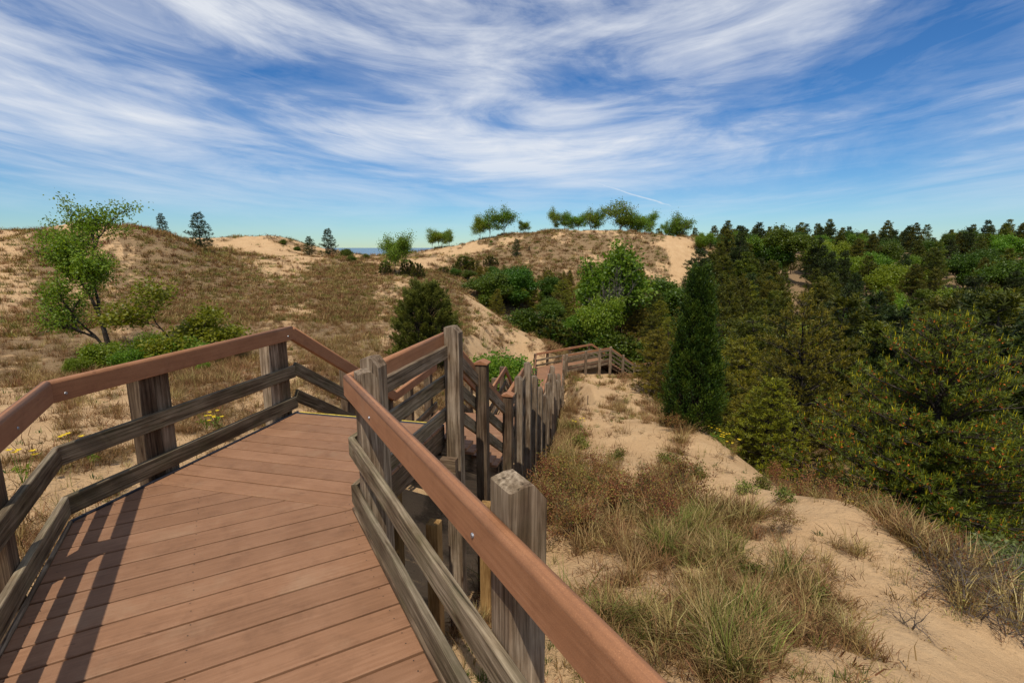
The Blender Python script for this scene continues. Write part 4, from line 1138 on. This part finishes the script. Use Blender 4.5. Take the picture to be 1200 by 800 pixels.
# --- right: juniper column, two big pines, and the wood behind
put(K_colj, 815, 16.0, 313, 5.75, 'tall narrow dark green juniper on the edge of the sand', sxy=1.0)
put(K_pineopen, 945, 20, 346, 6.2, 'open-branched olive pine between the narrow juniper and the bushy pine', rz=.4, sxy=1.05)
put(K_pinebig, 1105, 12.4, 372, 5.65, 'big bushy pine with orange cones at the edge of the sand', rz=.2, sxy=1.12)
for i, (u, Y, vt, k) in enumerate([(870, 24, 395, 0), (890, 27, 370, 1), (790, 27, 395, 2), (770, 31, 385, 0), (850, 30, 375, 1), (905, 17.5, 440, 2), (880, 19, 460, 0), (860, 21, 440, 1)]):
    put(K_pinemid[k], u, Y, vt, 6.0, 'young olive pine at the edge of the wooded hollow', 'young pines by the sand', rz=i * 2.1, sxy=1.35)
for i, (u, Y, vt) in enumerate([(1020, 26, 378), (1060, 30, 360), (1110, 27, 350), (1150, 24, 346), (1185, 21, 344), (1225, 19, 352), (1260, 15, 380), (1000, 32, 372)]):
    put(K_forest[(0, 1)[i % 2]], u, Y, vt, 8.0, 'dark pine standing close behind the big bushy pine', 'dark pines behind the bushy pine', rz=i * 2.1, sxy=1.3)
nfor = 0
rf = np.random.default_rng(31)
taken = []
while nfor < 262:
    a = math.radians(rf.uniform(15, 66)); r = 31 * math.exp(rf.uniform(0, 1.7))
    x, y = r * math.sin(a), r * math.cos(a)
    if y < 14 or a < rad(21.5): continue
    if r > 90 and a < rad(17.5): continue
    # leave the low boardwalk in the hollow its clearing
    fx, fy = at(1030, 412, 52)[:2]
    if abs(y - (fy - .17 * (x - fx))) < 3.0 and fx - 8 < x < fx + 20: continue
    if any((x - p) ** 2 + (y - q) ** 2 < (2.2 + r * .012) ** 2 for p, q in taken): continue
    taken.append((x, y)); nfor += 1
    k = rf.integers(0, 10)
    s = rf.uniform(.72, 1.12)
    zone = ('in the hollow near the sand' if r < 55 else 'half way up the wooded rise' if r < 95 else 'along the top of the wooded rise')
    if k == 9 or (k == 8 and r > 60): plant(K_decid[nfor % 3], x, y, ('fresh green', 'deep green', 'yellow-green')[nfor % 3] + ' leafy tree among pines ' + zone, 'leafy trees in the wood', s * 1.15, nfor * 1.7, .2, 1.1)
    else: plant(K_forest[k % 4], x, y, ('full green', 'blackish green', 'broad green', 'brighter green')[k % 4] + ' pine in the dense wood ' + zone, 'pines of the wood', s, nfor * 1.7, .2, rf.uniform(.9, 1.25))
# beyond the trees one can tell apart the wood goes on as one mass
cw = bpy.data.collections.new('stuff_far_wood')
for kk in K_forest + K_decid[:2]:
    cw.objects.link(bpy.data.objects.new('far_wood_piece', kk.parts[1][1]))
SRC = {'far_wood': cw}
# tree line on the right shoulder of the big dune
for i, u in enumerate(range(822, 905, 9)):
    Y = 88 + (i * 37 % 11)
    put(K_forest[(i + 1) % 4], u - 4, Y - 16, 292 + (i * 17 % 14), 8.0, 'tree in the ragged line on the shoulder of the big dune', 'trees on the dune shoulder', rz=i * 2.3, sxy=1.25)
    put(K_pinemid[i % 3], u + 2, Y - 26, 318 + (i * 23 % 14), 8.0, 'tree in the ragged line on the shoulder of the big dune', 'trees on the dune shoulder', rz=i * 2.3, sxy=1.25)
    put(K_decid[i % 2] if i % 3 == 0 else K_forest[i % 4], u, Y, 268 + (i * 29 % 13) + (6 if i < 2 else 0), 8.0 if i % 3 else 6.8, 'tree in the ragged line on the shoulder of the big dune', 'trees on the dune shoulder', rz=i * 1.3, sxy=1.15)

# ------------------------------------------------------------------ grasses and dry stems: too many to count
def tuft(seed, n, h, spread, wd, curl=.5, lean=.5):
    rng = np.random.default_rng(seed); acc = Acc()
    a = rng.uniform(0, 6.283, n); r0 = np.abs(rng.normal(0, spread, n))
    b = np.stack([np.cos(a) * r0, np.sin(a) * r0, np.full(n, -.02)], 1)
    az = a + rng.normal(0, .9, n); ln = np.abs(rng.normal(0, lean, n)); L = h * rng.uniform(.45, 1.1, n)
    d = unit(np.stack([np.cos(az) * ln, np.sin(az) * ln, np.ones(n)], 1))
    s = unit(np.stack([-np.sin(az), np.cos(az), np.zeros(n)], 1) + rng.normal(0, .3, (n, 3)))
    m = b + d * (L * .55)[:, None]; out = np.stack([np.cos(az), np.sin(az), np.zeros(n)], 1)
    t = m + unit(d + out * (curl * rng.uniform(.3, 1.6, n))[:, None] - np.array([0, 0, .25])) * (L * .5)[:, None]
    w_ = wd * rng.uniform(.6, 1.3, n)[:, None] / 2
    V = np.stack([b - s * w_, b + s * w_, m + s * w_ * .8, m - s * w_ * .8, t - s * w_ * .12, t + s * w_ * .12], 1).reshape(-1, 3)
    i = np.arange(n)[:, None] * 6
    F = np.concatenate([i + np.array([[0, 1, 2, 3]]), i + np.array([[3, 2, 5, 4]])])
    acc.add(V, F, np.repeat(np.clip(rng.normal(.5, .22, n), 0, 1), 6))
    return acc
def stems(seed, n, h, leaf, lpc, cl, mat_split=False):
    """thin branching dry stems with a few small leaves -> (stems, leaves)"""
    return leafy(seed, h, .8, n, 4, leaf, lpc, cl, (1, 2), .35, 0, (0, 0), .008, .25, 0, .75, .35)

def source(key, accs):
    """prototype meshes for scattered stuff, kept outside the scene"""
    c = bpy.data.collections.new('stuff_' + key)
    for i, (acc, mat) in enumerate(accs):
        me = acc.mesh(f'{key}_piece', M[mat]); o = bpy.data.objects.new(f'{key}_piece', me); c.objects.link(o)
    SRC[key] = c
source('dry_grass', [(tuft(200 + i, 46, .5, .08, .0095, .7, .55), 'drygrass') for i in range(3)] + [(tuft(210 + i, 45, .34, .10, .007, .8, .9), 'browngrass') for i in range(2)])
source('brown_grass', [(tuft(220 + i, 46, .42, .16, .012, .6, .7), 'browngrass') for i in range(3)] + [(tuft(226, 40, .5, .16, .012, .6, .7), 'drygrass'), (tuft(227, 40, .36, .2, .012, .6, .7), 'browngrass')])
source('green_grass', [(tuft(230 + i, 46, .62, .085, .0105, .75, .5), 'greengrass') for i in range(3)] + [(tuft(235, 60, .6, .07, .008, .55, .45), 'drygrass')])
source('litter', [(tuft(240 + i, 26, .16, .12, .008, 1.2, 1.8), 'browngrass') for i in range(3)])
source('far_scrub', [(tuft(250 + i, 30, .75, .40, .05, .5, .8), 'browngrass') for i in range(3)] + [(tuft(255, 30, .7, .35, .05, .5, .8), 'drygrass'), (tuft(256, 34, .6, .4, .06, .6, .8), 'greengrass')])

def scatter(name, label, cat, key, X, Y, scale, tilt=.12):
    nrm, Z = normal_at(X, Y)
    me = mk_mesh(name, np.stack([X, Y, Z], 1), np.zeros((0, 3), int))
    n = len(X)
    rng = np.random.default_rng(len(name) + n)
    R = np.stack([rng.normal(0, tilt, n), rng.normal(0, tilt, n), rng.uniform(0, 6.283, n)], 1)
    for nm, ty, prop, dat in (('rot', 'FLOAT_VECTOR', 'vector', R), ('scl', 'FLOAT', 'value', scale)):
        a_ = me.attributes.new(nm, ty, 'POINT'); a_.data.foreach_set(prop, np.asarray(dat, np.float32).ravel())
    o = link(name, me); o['label'] = label; o['category'] = cat; o['kind'] = 'stuff'
    ng = bpy.data.node_groups.new(name + '_nodes', 'GeometryNodeTree')
    ng.interface.new_socket('Geometry', in_out='INPUT', socket_type='NodeSocketGeometry')
    ng.interface.new_socket('Geometry', in_out='OUTPUT', socket_type='NodeSocketGeometry')
    N = ng.nodes; gi = N.new('NodeGroupInput'); go = N.new('NodeGroupOutput')
    ci = N.new('GeometryNodeCollectionInfo'); ci.inputs['Collection'].default_value = SRC[key]; ci.inputs['Separate Children'].default_value = True; ci.inputs['Reset Children'].default_value = True
    ip = N.new('GeometryNodeInstanceOnPoints'); ip.inputs['Pick Instance'].default_value = True
    rv = N.new('FunctionNodeRandomValue'); rv.data_type = 'INT'
    for s_ in rv.inputs:
        if s_.enabled and s_.name == 'Min': s_.default_value = 0
        if s_.enabled and s_.name == 'Max': s_.default_value = len(SRC[key].objects) - 1
    ro = [s_ for s_ in rv.outputs if s_.enabled][0]
    ar = N.new('GeometryNodeInputNamedAttribute'); ar.data_type = 'FLOAT_VECTOR'; ar.inputs[0].default_value = 'rot'
    as_ = N.new('GeometryNodeInputNamedAttribute'); as_.data_type = 'FLOAT'; as_.inputs[0].default_value = 'scl'
    er = N.new('FunctionNodeEulerToRotation')
    L = ng.links.new
    L(gi.outputs[0], ip.inputs['Points']); L(ci.outputs[0], ip.inputs['Instance']); L(ro, ip.inputs['Instance Index'])
    L(ar.outputs[0], er.inputs[0]); L(er.outputs[0], ip.inputs['Rotation']); L(as_.outputs[0], ip.inputs['Scale'])
    L(ip.outputs[0], go.inputs[0])
    md = o.modifiers.new('scatter', 'NODES'); md.node_group = ng
    return o
rg = np.random.default_rng(77)
def sample(n, r0, r1, a0=-50, a1=50, thr=.35, power=1.0, clear=.12):
    """places spread evenly in direction and log distance, kept where plants grow and off the boards"""
    a = np.radians(rg.uniform(a0, a1, n)); r = r0 * np.exp(rg.uniform(0, 1, n) * math.log(r1 / r0))
    x, y = r * np.sin(a), r * np.cos(a)
    gr = grown(x, y)
    k = rg.random(n) < np.clip((gr - thr) / (1 - thr), 0, 1) ** power
    x, y = x[k], y[k]
    d, _ = walk_dist(x, y); k = d > clear
    return x[k], y[k]
# near right: tall dry and green tufts
X, Y = sample(3600, 3.2, 17, -6, 52, .3)
scatter('dry_grass', 'dry straw-coloured grass tufts on the sand right of the stairs', 'grass', 'dry_grass', X, Y, rg.uniform(.45, 1.25, len(X)) * np.clip(np.hypot(X, Y) / 7, .75, 1.1))
X, Y = sample(1700, 3.2, 30, -4, 52, .45, 1.5)
k = fbm(X / 1.6, Y / 1.6, 2, 88) > -.02; X, Y = X[k], Y[k]
scatter('green_grass', 'green marram grass tufts among the dry grass right of the stairs', 'grass', 'green_grass', X, Y, rg.uniform(.4, 1.05, len(X)))
X, Y = sample(17000, 3.0, 20, -50, 52, .0, .5)
scatter('plant_litter', 'brown fallen stems and litter lying over the near sand', 'litter', 'litter', X, Y, rg.uniform(.5, 1.4, len(X)), .5)
# left flat and dune
X, Y = sample(15000, 5.0, 40, -52, 4, .15, .8)
scatter('brown_grass', 'low brown dune grass covering the slope left of the platform', 'grass', 'brown_grass', X, Y, rg.uniform(.25, .85, len(X)) ** 1.2 * np.clip(np.hypot(X, Y) / 16, .6, 1.15))
X, Y = sample(42000, 30, 130, -52, 24, .12, .8)
scatter('far_scrub', 'brown and olive scrub dotting the far dunes', 'scrub', 'far_scrub', X, Y, rg.uniform(.2, .9, len(X)) * np.clip(np.hypot(X, Y) / 70, .6, 1.1))
X, Y = sample(9000, 9, 60, 16, 60, .6, .8)
scatter('undergrowth', 'brown and green undergrowth beneath the pines of the hollow', 'undergrowth', 'brown_grass', X, Y, rg.uniform(.6, 1.4, len(X)))
X, Y = sample(5200, 14, 42, 3, 26, .35, .9)
scatter('sedge', 'short green and brown grass on the sandy ridge beyond the stairs', 'grass', 'brown_grass', X, Y, rg.uniform(.5, 1.0, len(X)))

def sprinkle(n, r0, r1, a0, a1):
    a = np.radians(rg.uniform(a0, a1, n)); r = r0 * np.exp(rg.uniform(0, 1, n) * math.log(r1 / r0))
    x, y = r * np.sin(a), r * np.cos(a)
    k = fbm(x / 1.3, y / 1.3, 3, 131) > -.05; x, y = x[k], y[k]
    d, _ = walk_dist(x, y); k = d > .2
    return x[k], y[k]
source('sprigs', [(tuft(260, 9, .28, .03, .007, .5, .6), 'greengrass'), (tuft(261, 12, .24, .05, .007, .8, 1.0), 'drygrass'), (tuft(262, 14, .16, .06, .009, .9, 1.3), 'browngrass'), (tuft(263, 7, .40, .02, .006, .4, .4), 'drygrass'), (tuft(264, 16, .12, .05, .012, .8, 1.2), 'leafdeep')])
X, Y = sprinkle(5200, 3.4, 42, -50, 48)
scatter('sparse_sprigs', 'thin sprigs and seedlings scattered over the open sand', 'sprigs', 'sprigs', X, Y, rg.uniform(.4, 1.2, len(X)) * np.clip(np.hypot(X, Y) / 14, .8, 1.6))
X, Y = sprinkle(2600, 16, 110, -50, 20)
scatter('scrub_clumps', 'small dark scrub clumps speckling the open dune slopes', 'scrub', 'far_scrub', X, Y, rg.uniform(.15, .55, len(X)) * np.clip(np.hypot(X, Y) / 60, .5, 1.1))

# ------------------------------------------------------------------ single shrubs and dead branches on the near sand
K_dry = [Kind('dry_shrub', 'shrub', leafy(300 + i, .95, .7, 7, 4, .034, 4, .045, (1, 2), .5, 0, (0, 0), .006, .25, 0, .78, .3), 'redleaf', 'twig', 'foliage') for i in range(3)]
K_dead = [Kind('dead_branch', 'branch', leafy(310 + i, 1.15, 1.2, 4, 6, .03, 2, .04, (1, 2), -.15, 0, (0, 0), .02, .2, .6, .8, .93), 'redleaf', 'twig', 'leaves') for i in range(2)]
K_pale = Kind('pale_shrub', 'shrub', leafy(320, 1.3, .85, 6, 4, .06, 9, .07, (2, 3), .3, 0, (0, 0), .010, .25, 0, .75), 'paleleaf', 'twig', 'foliage')
for i, (u, Y, s) in enumerate([(632, 8.9, 1.0), (648, 8.3, 1.05), (668, 9.0, 1.1), (690, 9.6, 1.0), (640, 10, 1.0), (715, 8.8, 1.0), (660, 7.6, .85), (742, 8.9, 1.05), (765, 9.4, .9), (720, 10.2, .9), (785, 8.2, .9), (625, 7.8, .9), (800, 9.4, 1.25), (775, 7.6, .8), (690, 7.7, .8), (655, 10.8, 1), (700, 11.2, .9)]):
    x, y = px_at(u, Y)
    plant(K_dry[i % 3], x, y, 'thin reddish dry shrub in the patch beside the stairs', 'reddish shrubs beside the stairs', s, i * 1.3)
K_herb = Kind('green_herb', 'plant', leafy(330, .5, .7, 5, 4, .045, 3, .05, (1, 2), .5, 0, (0, 0), .005, .25, 0, .75, .4), 'greengrass', 'twig', 'foliage')
for i, (u, Y, s) in enumerate([(760, 9.9, .45), (735, 9.0, .4), (700, 10.3, .4), (845, 8.6, .35), (820, 11, .4), (880, 9.8, .35), (905, 10.6, .4), (790, 12.2, .4), (725, 12.8, .4), (680, 14.5, .5), (855, 7.0, .3), (930, 9.0, .35), (885, 6.0, .28), (960, 5.4, .25)]):
    x, y = px_at(u, Y)
    plant(K_herb, x, y, 'small sparse green herb among the dry grass on the sandy ridge', 'green herbs on the sand', s * 2.4, i * 1.3)
for i, (u, Y, s) in enumerate([(930, 7.4, .55), (950, 10.5, .9), (975, 9.8, .8), (1010, 9.2, .8), (920, 12, .8), (1060, 8.4, .8), (800, 15.2, .8), (865, 13.2, .6), (1120, 7.2, .7)]):
    x, y = px_at(u, Y)
    plant(K_dry[(i + 1) % 3], x, y, 'thin brown dry shrub along the edge of the sand before the pines', 'dry shrubs along the sand edge', s, i * 1.1)
for i, (u, Y, s) in enumerate([(1130, 5.9, .9), (1165, 5.5, 1.0), (1190, 6.1, 1.0), (1105, 6.4, .8), (1075, 5.0, .55), (1150, 6.8, .9), (1205, 5.2, .9)]):
    x, y = px_at(u, Y)
    plant(K_dead[i % 2], x, y, 'tangled grey dead branch lying on the sand below the bushy pine', 'dead branches below the bushy pine', s, i * 1.9)
for i, (u, Y, s) in enumerate([(1180, 7.6, 1.1), (1150, 8.0, .9), (1215, 7.0, 1.1), (1060, 9.0, .8)]):
    x, y = px_at(u, Y)
    plant(K_pale, x, y, 'pale grey-green shrub in front of the bushy pine', 'pale shrubs before the bushy pine', s, i * 1.5)
def flower_plant(x, y, label, group, s=1.0, seed=0):
    rng = np.random.default_rng(seed)
    r = thing('yellow_wildflower', label, 'flower', (x, y, hz(x, y)), group); r.scale = (s, s, s)
    paths = []; A_ = Acc(); L_ = Acc()
    for q in range(5):
        e = np.array([rng.normal(0, .1), rng.normal(0, .1), rng.uniform(.22, .38)])
        paths.append((np.array([[0, 0, -.02], e * .55, e]), np.array([.004, .003, .002])))
        n = 7; a = np.arange(n) / n * 6.283
        V, F = cards(np.repeat(e[None], n, 0), np.stack([np.cos(a), np.sin(a), np.full(n, .35)], 1), .042, .022, rng, roll=np.full(n, 0.0))
        A_.add(V, F, np.repeat(rng.uniform(.2, 1, n), 4))
        V, F = cards(np.repeat(e[None] * .4, 5, 0) + rng.normal(0, .02, (5, 3)), rng.normal(0, 1, (5, 3)), .07, .02, rng); L_.add(V, F, np.repeat(rng.uniform(.2, .9, 5), 4))
    link('stem', tubes(paths, 3).mesh('stem', M['leafgreen']), None, r); link('petals', A_.mesh('petals', M['flower']), None, r); link('leaves', L_.mesh('leaves', M['leafgreen']), None, r)
for i, (u, v, Y) in enumerate([(95, 545, 6.6), (118, 552, 6.4), (245, 505, 8.5), (255, 500, 8.9), (40, 585, 5.6), (262, 508, 8.6)]):
    x, y = px_at(u, Y); flower_plant(x, y, 'small yellow wildflower on the sandy flat beyond the platform railing', 'wildflowers beyond the railing', 1.1, i)
for i, (u, Y) in enumerate([(843, 15.3), (850, 15.6), (868, 14.5), (995, 9.8), (1000, 9.7), (682, 16.5), (855, 15.0)]):
    x, y = px_at(u, Y); flower_plant(x, y, 'small yellow wildflower at the edge of the sand near the pines', 'wildflowers by the pines', 1.2, i + 10)
rw = np.random.default_rng(9); n_ = 900
a_ = np.radians(rw.uniform(11, 75, n_)); r_ = 150 * np.exp(rw.uniform(0, 1.4, n_))
X, Y = r_ * np.sin(a_), r_ * np.cos(a_); kk = (a_ > rad(19)) | (r_ > 170)
X, Y = X[kk], Y[kk]
scatter('far_wood', 'far wood that runs on to the skyline behind the pines', 'wood', 'far_wood', X, Y, rw.uniform(.8, 1.25, len(X)), .03)
st = px_at(691, 23); mk = thing('marker_stake', 'thin grey wooden stake standing upright in the open sand', 'stake', (st[0], st[1], hz(*st)))
beam('shaft', Vector((st[0], st[1], hz(*st) - .2)), Vector((st[0] + .01, st[1], hz(*st) + .8)), rect_prof(.045, .045), M['graydark'], mk)
beam('tip', Vector((st[0] + .01, st[1], hz(*st) + .8)), Vector((st[0] + .0105, st[1], hz(*st) + .83)), rect_prof(.035, .035), M['gray'], mk)
